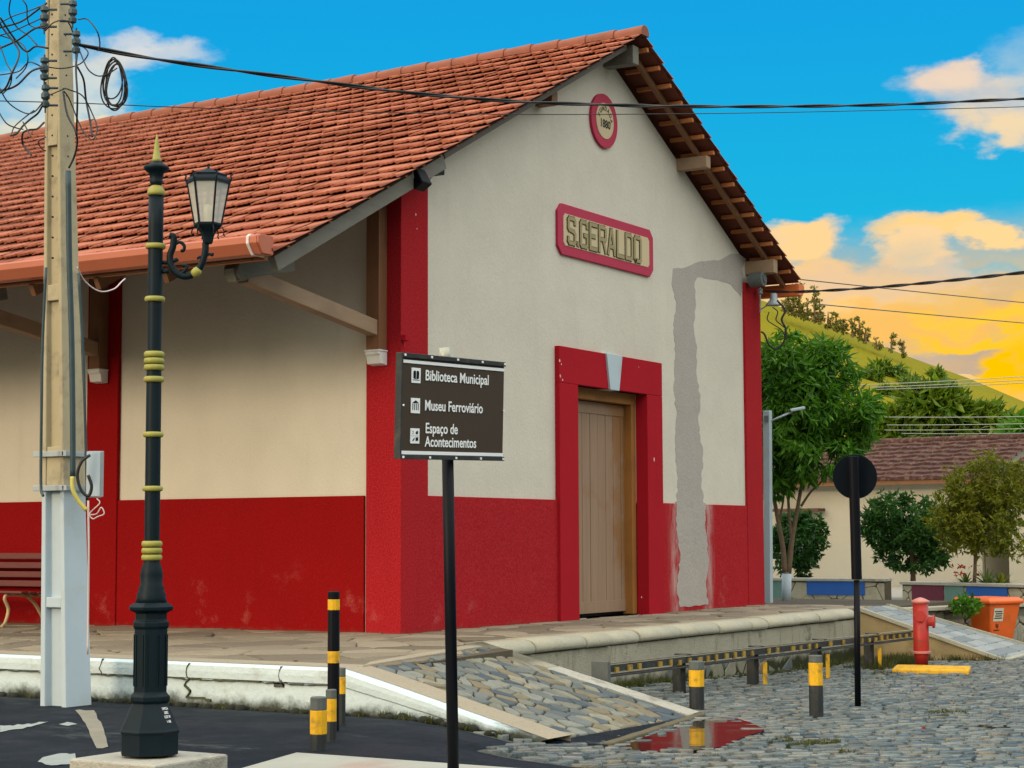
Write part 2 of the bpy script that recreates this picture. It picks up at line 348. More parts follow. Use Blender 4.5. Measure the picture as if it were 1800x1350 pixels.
def door_mat():
    t = NT('sun_bleached_door_plank'); X, Y, Z = t.xyz()
    c = t.mix(t.noise(14, 6, .6, (1, 1, .06)), (.22, .14, .09), (.33, .225, .15))
    f = t.ramp(t.math('ADD', t.noise(1.2, 6, .6), t.ramp(X, 4.9, 5.5, 0, .16)), .54, .68)
    c = t.mix(t.math('MULTIPLY', f, .8), c, (.24, .11, .03)); t.bump(t.noise(40, 4, .6, (1, 1, .1)), .3, .005); return t.done(c, .7)
mDOOR = door_mat()
mGUT = simple('terracotta_painted_gutter', (.44, .125, .065), .5, .12, 2, .08, 10)
mBLACK = simple('dark_green_black_iron', (.003, .011, .017), .5, .3, 8, .2, 40, spec=.16)
mYRING = simple('olive_yellow_paint', (.30, .29, .055), .5, .15, 20, .1)
mBLK = simple('black_metal', (.003, .004, .008), .5, .3, 8, .1, 40, spec=.14)
mYEL = simple('yellow_road_paint', (.72, .40, .003), .65, .15, 14, .35, 40, dirt=(.10, .08, .04), dirt_amt=.75, dsc=11)
mDGREY = simple('worn_dark_grey_paint', (.012, .017, .020), .65, .4, 12, .3, 40, dirt=(.08, .08, .07), dirt_amt=.5, dsc=8)
mGREYP = simple('worn_grey_paint', (.09, .105, .105), .7, .3, 12, .3, 40)
mCABLE = simple('black_cable', (.010, .011, .014), .5, .2, 8, 0); mGCABLE = simple('blue_grey_conduit', (.028, .060, .075), .5, .35, 12, .1); mPALEC = simple('pale_cable', (.62, .55, .55), .5, .1, 9, 0)
mGREYLINE = simple('grey_power_line', (.30, .32, .30), .6, .1, 9, 0); mYCAB = simple('yellow_corrugated_conduit', (.50, .45, .10), .5, .15, 9, 0)
mHYD = simple('red_hydrant_paint', (.42, .022, .018), .5, .25, 9, .25, 40, dirt=(.16, .035, .02), dirt_amt=.8, dsc=7); mHYDP = simple('faded_pink_hydrant_cap', (.55, .22, .20), .6, .2, 9, .2)
mORANGE = simple('orange_plastic', (.78, .13, .012), .5, .12, 3, .1, 20, dirt=(.38, .10, .03), dirt_amt=.5, dsc=4)
mSIGNB = simple('brown_sign_face', (.050, .036, .024), .6, .12, 4, .05, 20, spec=.25); mSIGNW = simple('sign_white', (.84, .88, .90), .5, .04, 4, 0); mSTEEL = simple('galvanised_steel', (.34, .40, .44), .45, .2, 10, .1, metal=.3)
mPBLUE = simple('pale_blue_white_paint', (.43, .53, .60), .6, .08, 5, .15, dirt=(.30, .30, .24), dirt_amt=.35, dsc=2.5); mPCONC = simple('pole_concrete', (.40, .35, .23), .85, .15, 3, .4, 30, dirt=(.10, .09, .06), dirt_amt=.55, dsc=4)
mBEIGE = simple('sign_beige_field', (.55, .46, .29), .8, .06, 5, .2); mOLIVE = simple('olive_letter_paint', (.30, .25, .12), .7, .15, 12, .1); mDKLET = simple('dark_letter_outline', (.018, .018, .012), .8, .1, 9, 0)
mBLUEM = simple('blue_mural_paint', (.010, .10, .42), .7, .12, 4, .3); mMAROON = simple('maroon_mural_paint', (.13, .018, .045), .7, .3, 3, .3); mTEAL = simple('teal_tinted_stone', (.12, .24, .22), .85, .25, 4, .5, 12)
mBARK = simple('tree_bark', (.17, .12, .075), .9, .3, 9, .7, 30, bdist=.02); mHOUSE = wall_paint('pale_house_render', (.50, .47, .38), bst=.2); mWGREY = simple('blue_grey_shutter', (.12, .18, .24), .6, .2, 6, .1)
mBENCHR = wood('dark_red_bench_slat', (.10, .018, .018), (.17, .04, .035), (1, .1, 1), .45); mBENCHC = simple('cream_cast_iron', (.50, .38, .20), .55, .2, 9, .15)
mMOSS = simple('moss_and_grass', (.05, .06, .014), .9, .5, 20, 0); mRUST = simple('rusty_iron', (.10, .045, .025), .8, .4, 20, .3)
def leaf(name, a, b, tr=.35):
    t = NT(name); g_ = t.n('ShaderNodeNewGeometry'); r = g_.outputs['Random Per Island']
    c = t.mix(r, a, b); c = t.mix(t.ramp(t.noise(1.1, 4), .4, .65), c, tuple(x*.75 for x in b)); t.done(c, .5, spec=.4)
    d = t.n('ShaderNodeBsdfTranslucent'); t.L.new(c, d.inputs[0]); mx = t.n('ShaderNodeMixShader'); mx.inputs[0].default_value = tr
    t.L.new(t.b.outputs[0], mx.inputs[1]); t.L.new(d.outputs[0], mx.inputs[2]); t.L.new(mx.outputs[0], t.N['Material Output'].inputs[0]); return t.m
mLEAF = leaf('mango_leaf', (.016, .10, .008), (.11, .30, .012)); mLEAFD = leaf('dark_leaf', (.008, .055, .008), (.045, .15, .014)); mLEAFO = leaf('olive_leaf', (.08, .12, .006), (.26, .28, .012)); mLEAFH = leaf('hill_tree_leaf', (.022, .085, .006), (.16, .26, .012)); mLEAFE = leaf('eucalyptus_leaf', (.12, .15, .02), (.26, .24, .05))
def glass():
    t = NT('frosted_lantern_glass'); t.done((.75, .78, .74), .25); t.b.inputs['Transmission Weight'].default_value = .0
    tr = t.n('ShaderNodeBsdfTransparent'); tr.inputs[0].default_value = (.9, .92, .9, 1); mx = t.n('ShaderNodeMixShader'); mx.inputs[0].default_value = .52
    t.L.new(tr.outputs[0], mx.inputs[1]); t.L.new(t.b.outputs[0], mx.inputs[2]); t.L.new(mx.outputs[0], t.N['Material Output'].inputs[0]); return t.m
mGLASS = glass()
mBULB = simple('pale_bulb_glass', (.75, .68, .42), .3, .02, 3, 0)
def water():
    t = NT('puddle_water'); t.bump(t.noise(7, 2), .05, .01); return t.done(t.mix(t.noise(6, 5), (.006, .008, .008), (.03, .03, .024)), t.ramp(t.noise(4, 5), .4, .7, .02, .12), spec=.7)
mWATER = water()
# ------------------------------------------------------------------ terrain
def sst(x, a, b):
    t = min(1, max(0, (x-a)/(b-a))); return t*t*(3-2*t)
WZ = .035
PUDP = [onz(a, b, WZ) for a, b in ((1082, 1313), (1110, 1304), (1135, 1294), (1170, 1282), (1205, 1270), (1240, 1262), (1290, 1260), (1322, 1270), (1350, 1283), (1318, 1290), (1296, 1300), (1275, 1311), (1235, 1316), (1190, 1322), (1130, 1319))]
PUDP = [q for i in range(len(PUDP)) for q in (PUDP[i-1].lerp(PUDP[i], .25), PUDP[i-1].lerp(PUDP[i], .75))]; PUDP = [q for i in range(len(PUDP)) for q in (PUDP[i-1].lerp(PUDP[i], .25)+Vector((U(-.012, .012), U(-.012, .012), 0)), PUDP[i-1].lerp(PUDP[i], .75))]
PA, PB = ((PUDP[0].x*.8+PUDP[28].x*.2, PUDP[0].y*.8+PUDP[28].y*.2), (PUDP[0].x*.2+PUDP[28].x*.8, PUDP[0].y*.2+PUDP[28].y*.8))
_pc = sum(PUDP, Vector((0, 0, 0)))/len(PUDP); PUDS = [_pc+(p-_pc)*.80 for p in PUDP]
def inpoly(x, y, P_, grow=0):
    c = False; n = len(P_)
    for i in range(n):
        a, b = P_[i], P_[i-1]
        if (a.y > y) != (b.y > y) and x < (b.x-a.x)*(y-a.y)/(b.y-a.y)+a.x: c = not c
    return c

def g(x, y):
    s = x*_R.x + y*_R.y; z = .26 - .22*sst(s, .2, 1.95) - .14*sst(s, 1.7, 5.2)
    t = min(1, max(0, ((x-PA[0])*(PB[0]-PA[0])+(y-PA[1])*(PB[1]-PA[1]))/((PB[0]-PA[0])**2+(PB[1]-PA[1])**2)))
    r = math.hypot(x-PA[0]-(PB[0]-PA[0])*t, y-PA[1]-(PB[1]-PA[1])*t)/.48
    return z + (WZ-.017 - z)*(1-sst(r, .8, 1.9)) if r < 1.9 else z
def onG(px, py, dz=0):
    z = .1
    for _ in range(50): P = onz(px, py, z); z = .5*z + .5*(g(P.x, P.y)+dz)
    return P
def grid_patch(xs, ys, fz):
    mb = MB(); n = len(ys)
    mb.v = [(x, y, fz(x, y)) for x in xs for y in ys]
    for i in range(len(xs)-1):
        for j in range(n-1): mb.face((i*n+j, (i+1)*n+j, (i+1)*n+j+1, i*n+j+1))
    return mb
def lin(a, b, n): return [a+(b-a)*i/n for i in range(n+1)]
xs = [-900, -300, -100, -40] + lin(-20, 20, 160) + [40, 100, 300, 900]
ys = [-900, -300, -100, -40] + lin(-14, 0, 70) + [10, 40, 100, 300, 900]
tag(mesh('ground', grid_patch(xs, ys, lambda x, y: g(x, y)-.014), mSOIL), kind='structure')
# asphalt road sheet west of the cobbles, joined by an uneven edge
def road_edge(y):   # x of the boundary between asphalt and cobbles
    if y > -4.2: return -4.62
    return -4.62 - 1.0*sst(-y, 4.2, 4.5) + .71*(-4.4-y if y < -4.4 else 0) + .05*math.sin(y*7)+.03*math.sin(y*19)
mb = MB(); YS = [-60, -30] + lin(-16, -4.51, 90) + lin(-4.5, -4.2, 12) + lin(-4.15, 30, 80); rows = []
for y in YS:
    e = road_edge(y); xr = [-60, -30, -20] + lin(-14, e, 24)
    rows.append([len(mb.v)+k for k in range(len(xr))]); mb.v += [(x, y, g(x, y) + (.012 if x < e-.001 else -.01)) for x in xr]
for a, b in zip(rows, rows[1:]):
    for k in range(len(a)-1): mb.face((a[k], a[k+1], b[k+1], b[k]))
tag(mesh('asphalt_road', mb, mASPH), kind='structure')
# cobbles: irregular flat setts laid in wandering rows
def infrustum(x, y, z, m=140):
    v = Vector((x, y, z))-CAMP; d = v.dot(_F)
    if d < 2: return False
    px = 900+FPX*v.dot(CR)/d; py = 675-FPX*v.dot(CU)/d
    return -m*2 < px < 1800+m*7 and py < 1350+m*2.5
def ramp_zone(x, y):   # areas covered by platform or the ramps
    if y > -1.82: return True
    if -4.8 < x < -.8 and y > -4.45: return inpoly(x, y, [Vector(p) for p in ((-4.7, -1.7), (-4.7, -2.7), (-4.42, -4.35), (-4.1, -4.3), (-.82, -3.98), (-1.2, -1.7))])
    if 8.3 < x < 12.6 and y > -3.75: return x > 8.4+.67*(-1.85-y)/1.85 and y > -3.72
    return False
mb = MB(); ang0 = math.radians(-57); du = Vector((math.cos(ang0), math.sin(ang0))); dv = Vector((-du.y, du.x))
v_ = -14.0
while v_ < 22:
    h = U(.062, .105); u_ = -22.0 + U(0, .2); off = 0
    while u_ < 26:
        l = U(.09, .23); cx = du.x*(u_+l/2)+dv.x*(v_+h/2); cy = du.y*(u_+l/2)+dv.y*(v_+h/2)
        cx += .05*math.sin(cy*1.3); cy += .05*math.sin(cx*1.1+1)
        if -6.9 < cx < 16 and -14 < cy < -1.85 and cx > road_edge(cy)+.05 and infrustum(cx, cy, 0) and not ramp_zone(cx, cy):
            z = g(cx, cy)
            if inpoly(cx, cy, PUDS): u_ += l; continue
            sink = U(-.012, .012) if inpoly(cx, cy, PUDP) else 0
            hl, hw = l/2-.011, h/2-.010; tx, ty = U(-.06, .06), U(-.06, .06); zz = z + U(-.010, .010) - sink
            ring = []
            for a, b in ((-1, -1), (0, -1), (1, -1), (1, 0), (1, 1), (0, 1), (-1, 1), (-1, 0)):
                k = .9 if a and b else 1; ring.append((a*hl*k*U(.84, 1.06), b*hw*k*U(.72, 1.12)))
            b0 = len(mb.v)
            for s_, dz in ((1, -.03), (.985, .004), (.90, .010)):
                for a, b in ring:
                    x = cx+(du.x*a+dv.x*b)*s_; y = cy+(du.y*a+dv.y*b)*s_; mb.v.append((x, y, zz+dz+a*s_*tx+b*s_*ty))
            mb.smooth = True
            for q in range(2):
                for k in range(8): mb.face((b0+q*8+k, b0+q*8+(k+1) % 8, b0+q*8+8+(k+1) % 8, b0+q*8+8+k))
            mb.face([b0+16+k for k in range(8)])
        u_ += l
    v_ += h
tag(mesh('cobbled_paving', mb, mCOB, recalc=False), kind='structure')
# puddles
def flat_poly(pts, z): m = MB(); m.poly([(x, y, z) for x, y in pts]); return m
def wobble(cx, cy, rx, ry, rot, n=40, am=.12, seed=0):
    out = []
    for k in range(n):
        a = 2*math.pi*k/n; r = 1+am*math.sin(3*a+seed)+am*.7*math.sin(5*a+2*seed)+am*.4*math.sin(11*a)
        x, y = rx*r*math.cos(a), ry*r*math.sin(a); out.append((cx+x*math.cos(rot)-y*math.sin(rot), cy+x*math.sin(rot)+y*math.cos(rot)))
    return out
tag(mesh('puddle_water', flat_poly([(p.x, p.y) for p in PUDP], WZ-.004), mWATER), 'rain puddle mirroring the red wall beside the paved ramp', 'puddle', kind='structure')
P = onG(1672, 1279)
tag(mesh('puddle_water', flat_poly(wobble(P.x, P.y, .62, .16, ang0+.2, seed=3), g(P.x, P.y)+.006), mWATER), 'small dark puddle on the open cobbles', 'puddle', kind='structure')
# ------------------------------------------------------------------ voronoi stones
def clip(poly, nx, ny, c):
    out = []
    for i in range(len(poly)):
        a, b = poly[i], poly[(i+1) % len(poly)]; da = a[0]*nx+a[1]*ny-c; db = b[0]*nx+b[1]*ny-c
        if da <= 0: out.append(a)
        if (da < 0 < db) or (db < 0 < da): t = da/(da-db); out.append((a[0]+(b[0]-a[0])*t, a[1]+(b[1]-a[1])*t))
    return out
def voronoi(x0, x1, y0, y1, sx, sy, jit=.45):
    nx, ny = max(1, round((x1-x0)/sx)), max(1, round((y1-y0)/sy)); sx, sy = (x1-x0)/nx, (y1-y0)/ny
    pts = {(i, j): (x0+(i+.5+U(-jit, jit)+.25*(j % 2))*sx, y0+(j+.5+U(-jit, jit))*sy) for i in range(-2, nx+2) for j in range(-2, ny+2)}
    cells = []
    for i in range(-1, nx+1):
        for j in range(-1, ny+1):
            p = pts[(i, j)]; poly = [(x0, y0), (x1, y0), (x1, y1), (x0, y1)]
            for a in range(-2, 3):
                for b in range(-2, 3):
                    q = pts.get((i+a, j+b))
                    if (a or b) and q and poly:
                        mx, my = (p[0]+q[0])/2, (p[1]+q[1])/2; n_ = (q[0]-p[0], q[1]-p[1]); poly = clip(poly, n_[0], n_[1], n_[0]*mx+n_[1]*my)
            if len(poly) > 2: cells.append(poly)
    return cells
def stones(cells, f, gap=.012, h=.02, tilt=.02, hv=.006, inset=.018):
    """f(u,v,z)->world; each cell becomes a slab with a chamfered edge"""
    mb = MB(); mb.smooth = False
    for c in cells:
        area = abs(sum(c[i][0]*c[(i+1) % len(c)][1]-c[(i+1) % len(c)][0]*c[i][1] for i in range(len(c)))/2)
        if area < .0015: continue
        mx = sum(p[0] for p in c)/len(c); my = sum(p[1] for p in c)/len(c); R_ = math.sqrt(area/math.pi)
        pts = []
        for i in range(len(c)):            # round the corners a little
            a, b = c[i], c[(i+1) % len(c)]
            if math.hypot(b[0]-a[0], b[1]-a[1]) < .012: continue
            pts += [(a[0]*.90+b[0]*.10, a[1]*.90+b[1]*.10), (a[0]*.5+b[0]*.5+U(-.04, .04)*R_, a[1]*.5+b[1]*.5+U(-.04, .04)*R_), (a[0]*.10+b[0]*.90, a[1]*.10+b[1]*.90)]
        if len(pts) < 5: continue
        k1 = 1-gap/R_; k2 = max(.3, k1-inset/R_); tx, ty = U(-tilt, tilt), U(-tilt, tilt); hh = h+U(-hv, hv); n = len(pts); b0 = len(mb.v)
        for k, z in ((k1, -.005), (k1*.995, hh*.6), (k2, hh)):
            for p in pts: x, y = mx+(p[0]-mx)*k, my+(p[1]-my)*k; mb.v.append(tuple(f(x, y, z+(x-mx)*tx+(y-my)*ty)))
        for q in range(2):
            for i in range(n): mb.face((b0+q*n+i, b0+q*n+(i+1) % n, b0+q*n+n+(i+1) % n, b0+q*n+n+i))
        mb.face([b0+2*n+i for i in range(n)])
    return mb
# ------------------------------------------------------------------ platform
plat = thing('station_platform', 'raised stone platform with flagstone top, white kerb and grey coping round the station', 'platform', (0, 0, 0))
core = MB(); core.prism([(-4.55, -2.75, -.3), (-4.55, 30, -.3), (13, 30, -.3), (13, -1.78, -.3), (-1.1, -1.78, -.3), (-1.5, -2.3, -.3)], (0, 0, .872)); mesh('core', core, mJOINT, plat)
cells = [c for c in voronoi(-4.5, 0.12, -2.66, 12, .72, .5)]
cells2 = voronoi(.12, 9.8, -1.62, .12, .62, .42)
pv = stones(cells, lambda x, y, z: (x, y, .575+z), .016, .022, .012)
def okc(c): x = sum(p[0] for p in c)/len(c); y = sum(p[1] for p in c)/len(c); return not (x > -1.55 and y < -1.62) and not (x > -4.3 and y < -2.3-.12*(-1.4-x)*1.0)
cells = [c for c in cells if okc(c)]
pv = stones(cells, lambda x, y, z: (x, y, .575+z), .016, .022, .012); join(pv, stones(cells2, lambda x, y, z: (x, y, .575+z), .016, .022, .012)); mesh('flagstone_paving', pv, mPAVE, plat)
# coping blocks along the front, rounded nose
cp = MB(); x = -1.35
while x < 8.4:
    l = min(U(.45, 1.05), 8.42-x); y0 = -1.87+U(-.018, .018); t = .602+U(-.009, .007); yb = -1.5
    prof = [(yb, t), (y0+.13, t), (y0+.06, t-.016), (y0+.015, t-.05), (y0, t-.09), (y0+.01, t-.125), (y0+.06, t-.14), (yb, t-.14)]
    a, b = x+.011, x+l-.011
    for s_, xx in ((0, a), (.0, a+.02), (0, b-.02), (0, b)):
        k = .94 if xx in (a, b) else 1; cp.v += [(xx, yb+(p[0]-yb)*k, t-.07+(p[1]-t+.07)*k) for p in prof]
    b0 = len(cp.v)-32; cp.smooth = True
    for q in range(3):
        for k in range(8): cp.face((b0+q*8+k, b0+q*8+(k+1) % 8, b0+q*8+8+(k+1) % 8, b0+q*8+8+k))
    cp.smooth = False; cp.face([b0+k for k in range(8)]); cp.face([b0+24+k for k in range(8)]); x += l
mesh('coping', cp, mCOPING, plat)
rw = MB(); rw.box(-1.3, 8.42, -1.83, -1.6, -.3, .455); mesh('retaining_wall', rw, mRETAIN, plat, .01)
rs = stones([c for c in voronoi(2.6, 6.2, -.12, .16, .26, .2) if 1], lambda x, y, z: (x, -1.815-z, y), .012, .02, .02); mesh('rubble_stones', rs, mRAMP, plat)
# white kerb on the road side (curves down beside the ramp)
def kpath():
    pts = [(30, -4.65, .60, .26)] + [(y, -4.65, .60, .26) for y in lin(12, -2.6, 24)]
    P_ = [(-4.65, y, z) for y, _, z, _ in pts]
    for k in range(1, 13):
        t = k/12; x_ = -4.65+.30*t**1.6; y_ = -2.6-1.68*t; z_ = .60-.49*(t**1.12); P_.append((x_, y_, z_))
    return P_
KP = kpath(); kb = MB(); kc = MB(); prev = None; ring = []
for i, (x, y, z) in enumerate(KP):
    j = U(-.006, .006); t = max(0, (-2.6-y)/1.68); cap = .12*(1-.45*t)
    zg = min(g(x-.1, y), z-.02)-.05
    ring.append([(x-.005+j, y, zg), (x+.0+j, y, max(zg, z-cap-.006)), (x+.018, y, max(zg, z-cap)), (x-.006+j, y, max(zg, z-cap+.006)), (x-.010+j, y, z-cap*.5), (x-.006+j, y, z-.014), (x+.012, y, z+.003), (x+.20-.06*t, y, z+.004), (x+.2, y, z-.06)])
for r in ring: kb.v += r
for i in range(len(ring)-1):
    for k in range(8): kb.face((i*9+k, i*9+k+1, (i+1)*9+k+1, (i+1)*9+k))
kb.sm = [False]*len(kb.f)
mesh('white_kerb', kb, mKERBW, plat, recalc=False)
ck = MB()
def crack(pts, w0=.008):
    P_ = [Vector(p) for p in pts]; Q = []
    for a, b in zip(P_, P_[1:]):
        n_ = max(2, int((b-a).length/.06)); Q += [a.lerp(b, k/n_)+Vector((0, U(-.008, .008), U(-.006, .006))) for k in range(n_)]
    Q.append(P_[-1])
    for a, b in zip(Q, Q[1:]): h = w0*U(.3, 1.3); ck.prism([tuple(a+Vector((0, 0, h))), tuple(b+Vector((0, 0, h))), tuple(b-Vector((0, 0, h))), tuple(a-Vector((0, 0, h)))], (.03, 0, 0))
xk = -4.668
crack([(xk, 8, .475), (xk, -2.55, .474)], .0055)
for y in (-1.15, -2.1, 1.6, 3.4, -.2): crack([(xk, y, .60), (xk-.002, y+.03, .53), (xk, y, .475)], .004)
crack([(xk, -1.15, .475), (xk, -1.10, .42), (xk, -1.17, .37), (xk, -1.13, .33), (xk, -1.30, .325), (xk, -1.38, .31)], .009); crack([(xk, -2.1, .49), (xk, -2.13, .455), (xk, -2.03, .46)], .016)
mesh('cracks', ck, mMOSS if 0 else mSOIL, plat)
# tan capping strip behind it
for i, (x, y, z) in enumerate(KP):
    t = max(0, (-2.6-y)/1.68); kc.v += [(x+.10, y, z+.0065), (x+.44, y, z+.0065), (x+.44, y, z-.1)]
for i in range(len(KP)-1):
    for k in range(2): kc.face((i*3+k, i*3+k+1, i*3+4+k, i*3+3+k))
mesh('kerb_capping', kc, mTAN, plat, recalc=False)
# ------------------------------------------------------------------ near ramp (crazy paving)
rp = thing('paved_ramp', 'crazy paved stone ramp sloping from the platform corner down to the road', 'ramp', (-3, -3.3, 0))
A_, B_, C_, D_ = Vector((-4.22, -2.66, .585)), Vector((-1.62, -2.06, .585)), Vector((-3.98, -4.22, .085)), Vector((-1.20, -3.98, .0))
def bil(u, v, z=0):
    u = Vector((u, v)); a = A_.lerp(B_, u.x); b = C_.lerp(D_, u.x); p = a.lerp(b, u.y); return Vector((p.x, p.y, p.z+z))
bs = grid_patch(lin(0, 1, 12), lin(0, 1, 12), lambda x, y: 0); bs.v = [tuple(bil(x, y, -.012)) for x, y, _ in bs.v]; mesh('mortar_bed', bs, mJOINT, rp)
def rampf(x, y, z): return bil(x/3.2, y/2.1, z-.006)
mesh('paving_stones', stones(voronoi(0, 3.2, 0, 2.1, .215, .17, .5), rampf, .010, .020, .03, .006, .010), mRAMP, rp)
# side wall, top strip and right border
sd = MB(); e0, e1 = Vector((-1.30, -1.84, .60)), Vector((-.86, -3.90, -.005))
sd.prism([(e0.x-.16, e0.y, .575), (e1.x-.16, e1.y-.02, .02), (e1.x-.16, e1.y, -.2), (e0.x-.16, e0.y, -.2)], (.14, 0, 0)); mesh('side_wall', sd, mRETAIN, rp)
bd = MB(); m0 = e0.lerp(e1, .36)
def strip(a, b, wd, z): 
    s_ = Vector((1, .15, 0))*wd; return [(a.x-s_.x, a.y-.05*wd, a.z+z), (b.x-s_.x, b.y-.05*wd, b.z+z), (b.x, b.y, b.z+z), (a.x, a.y, a.z+z)]
bd.prism(strip(m0, e1, .27, .030), (0, 0, -.07)); mesh('concrete_border', bd, mCONC, rp, .008)
bd = MB(); bd.prism(strip(e0, m0+Vector((0, .01, 0)), .36, .030), (0, 0, -.06)); mesh('dark_cement_border', bd, mRETAIN, rp, .008)
tp = MB(); tp.prism([(A_.x-.1, A_.y+.02, .610), (B_.x-.02, B_.y+.0, .610), (B_.x+.02, B_.y+.20, .610), (A_.x+.3, A_.y+.24, .610)], (0, 0, -.3)); mesh('top_edging', tp, mTAN, rp, .006)
# lip stone between ramp and puddle
lip = MB(); a, b = onz(1068, 1308, WZ), onz(1232, 1256, WZ-.01); q = []
for k in range(15): p = a.lerp(b, k/14); q.append((p.x, p.y+.006*math.sin(k*2.1), p.z-.022))
for p, p2 in zip(q, q[1:]): lip.bar(p, Vector(p2)*.985+Vector(p)*.015, .09, .07)
tag(mesh('kerb_strip', lip, simple('mossy_kerb', (.10, .085, .045), .85, .4, 6, .5, 20), bevel=.012), kind='structure')
toe = MB(); toe.prism([(-4.15, -4.22, .085), (-1.1, -3.93, .004), tuple(b+Vector((0, 0, -.004))), tuple(a+Vector((0, 0, -.003)))], (0, 0, -.1)); tag(mesh('asphalt_apron', toe, mASPH), kind='structure')
# ------------------------------------------------------------------ far ramp
fr = thing('paved_ramp', 'far sloping ramp of blue grey slabs behind the red hydrant', 'ramp', (9.5, -2.6, -.1))
q0, q1, q2, q3 = Vector((8.42, -1.86, .605)), Vector((9.65, -1.86, .605)), Vector((12.0, -3.45, -.12)), Vector((9.07, -3.72, -.1))
def bil2(u, v, z): a = q0.lerp(q1, u); b = q3.lerp(q2, u); p = a.lerp(b, v); return Vector((p.x, p.y, p.z+z))
mSLAB = stone('blue_grey_slab', (.16, .19, .21), (.34, .37, .37), .05, island=True)
bb = grid_patch(lin(0, 1, 6), lin(0, 1, 6), lambda x, y: 0); bb.v = [tuple(bil2(x, y, -.02)) for x, y, _ in bb.v]; mesh('mortar_bed', bb, mJOINT, fr)
cs = []; y = 0
while y < 1.98:
    x = -U(0, .3)
    while x < 2.2:
        l = U(.35, .8); c = [(max(0, x), y), (min(2.2, x+l), y), (min(2.2, x+l), min(2, y+.17)), (max(0, x), min(2, y+.17))]
        if c[1][0]-c[0][0] > .06: cs.append(c)
        x += l
    y += .17
mesh('ramp_slabs', stones(cs, lambda x, y, z: bil2(.05+.9*x/2.2, y/2.0, z-.01), .006, .02, .01, .004, .008), mSLAB, fr)
sw = MB(); sw.prism([(q0.x, q0.y, .57), (q3.x, q3.y, -.12), (q3.x, q3.y, -.3), (q0.x, q0.y, -.3)], (.14, 0, 0)); mesh('side_wall', sw, simple('ochre_stained_render', (.36, .27, .13), .85, .2, 3, .4, 20, dirt=(.06, .055, .02), dirt_amt=.6), fr)
ed = MB(); ed.bar(q0+Vector((0.03, 0, .0)), q3+Vector((0.03, 0, .0)), .12, .06); ed.bar(q1, q2, .10, .06); ed.bar(q3+Vector((0, -.02, .01)), q2+Vector((0, -.02, .01)), .10, .05); mesh('edging', ed, mCOPING, fr, .01)
# ------------------------------------------------------------------ raised plaza and its stone wall to the right
pl = MB(); pl.prism([(9.97, -1.80, .49), (40, -12, .49), (90, 40, .49), (30, 60, .49), (9.97, 30, .49)], (0, 0, -.7)); tag(mesh('plaza', pl, simple('plaza_paving', (.30, .28, .23), .9, .2, 3, .3, 20)), kind='structure')
pw = thing('stone_wall', 'low rubble retaining wall behind the orange bin', 'wall', (13, -2.8, -.1))
wa_, wb_ = Vector((10.0, -1.86, 0)), Vector((22, -6.05, 0)); wdir = (wb_-wa_); wl = wdir.length; wdir.normalize(); wn = Vector((wdir.y, -wdir.x, 0))
bx_ = MB(); bx_.obox((wa_+wb_)/2+Vector((0, 0, .17)), wdir*wl/2, wn*.05, (0, 0, .35)); mesh('mortar_core', bx_, mJOINT, pw)
mesh('rubble_stones', stones(voronoi(0, wl, -.2, .50, .38, .2), lambda u, v, z: wa_+wdir*u+wn*(.05+z)+Vector((0, 0, v)), .012, .025, .04), mRETAIN, pw)
cpw = MB(); u = 0
while u < wl: l = U(.6, 1.1); cpw.obox(wa_+wdir*(u+l/2)+Vector((0, 0, .53)), wdir*(l/2-.01), wn*.13, (0, 0, .03)); u += l
mesh('capstones', cpw, mCOPING, pw, .01)
# ------------------------------------------------------------------ the station
W, ZR, T, E1, E2, OV = 9.48, 8.16, .5097, .43, 2.82, .5
YB = 24.0; RX = W/2
def zroof(x): return ZR - abs(x-RX)*T
st = thing('station_building', 'cream and red railway station with clay tiled gable roof and station name plaque', 'building', (0, 0, .6))
th = .34      # tile surface down to wall top
gw = MB(); zl, zr_ = zroof(0)-th+.08, zroof(W)-th+.08
gw.prism([(.05, .04, .55), (3.81, .04, .55), (3.81, .04, 3.5), (5.69, .04, 3.5), (5.69, .04, .55), (W, .04, .55), (W, .04, zr_), (RX, .04, ZR-th+.08), (.05, .04, zl)], (0, .32, 0)); mesh('gable_wall', gw, mCREAM, st)
wl_ = MB(); wl_.box(.05, .35, .37, YB, .55, zl-.02); mesh('side_wall', wl_, mCREAM, st)
wl_ = MB(); wl_.box(W-.3, W, .37, YB, .55, zl-.02); mesh('back_side_wall', wl_, mCREAM, st)
wl_ = MB(); wl_.box(.36, W-.31, YB-.3, YB, .55, zl-.02); mesh('end_wall', wl_, mCREAM, st)
HW = .6+1.465
d = MB(); d.box(.018, .3, .5, YB, .56, HW); mesh('wainscot', d, mREDW, st, .006)
for xa_, xb_ in ((.5, 3.81), (5.69, W-.5)): d = MB(); d.box(xa_, xb_, .012, .3, .56, HW); mesh('wainscot', d, mREDG, st, .006)
d = MB(); d.box(0, .52, 0, .46, .56, zroof(0)-th+.05); mesh('pilaster', d, mREDG, st, .008)
d = MB(); d.box(W-.54, W+.03, 0, .46, .56, zroof(W)-th-.02); mesh('pilaster', d, mREDG, st, .008)
for y in (4.07, 8.2, 12.3, 16.4, 20.5):
    d = MB(); d.box(0, .3, y, y+.50, .56, zl-.03); mesh('pilaster', d, mREDW, st, .008)
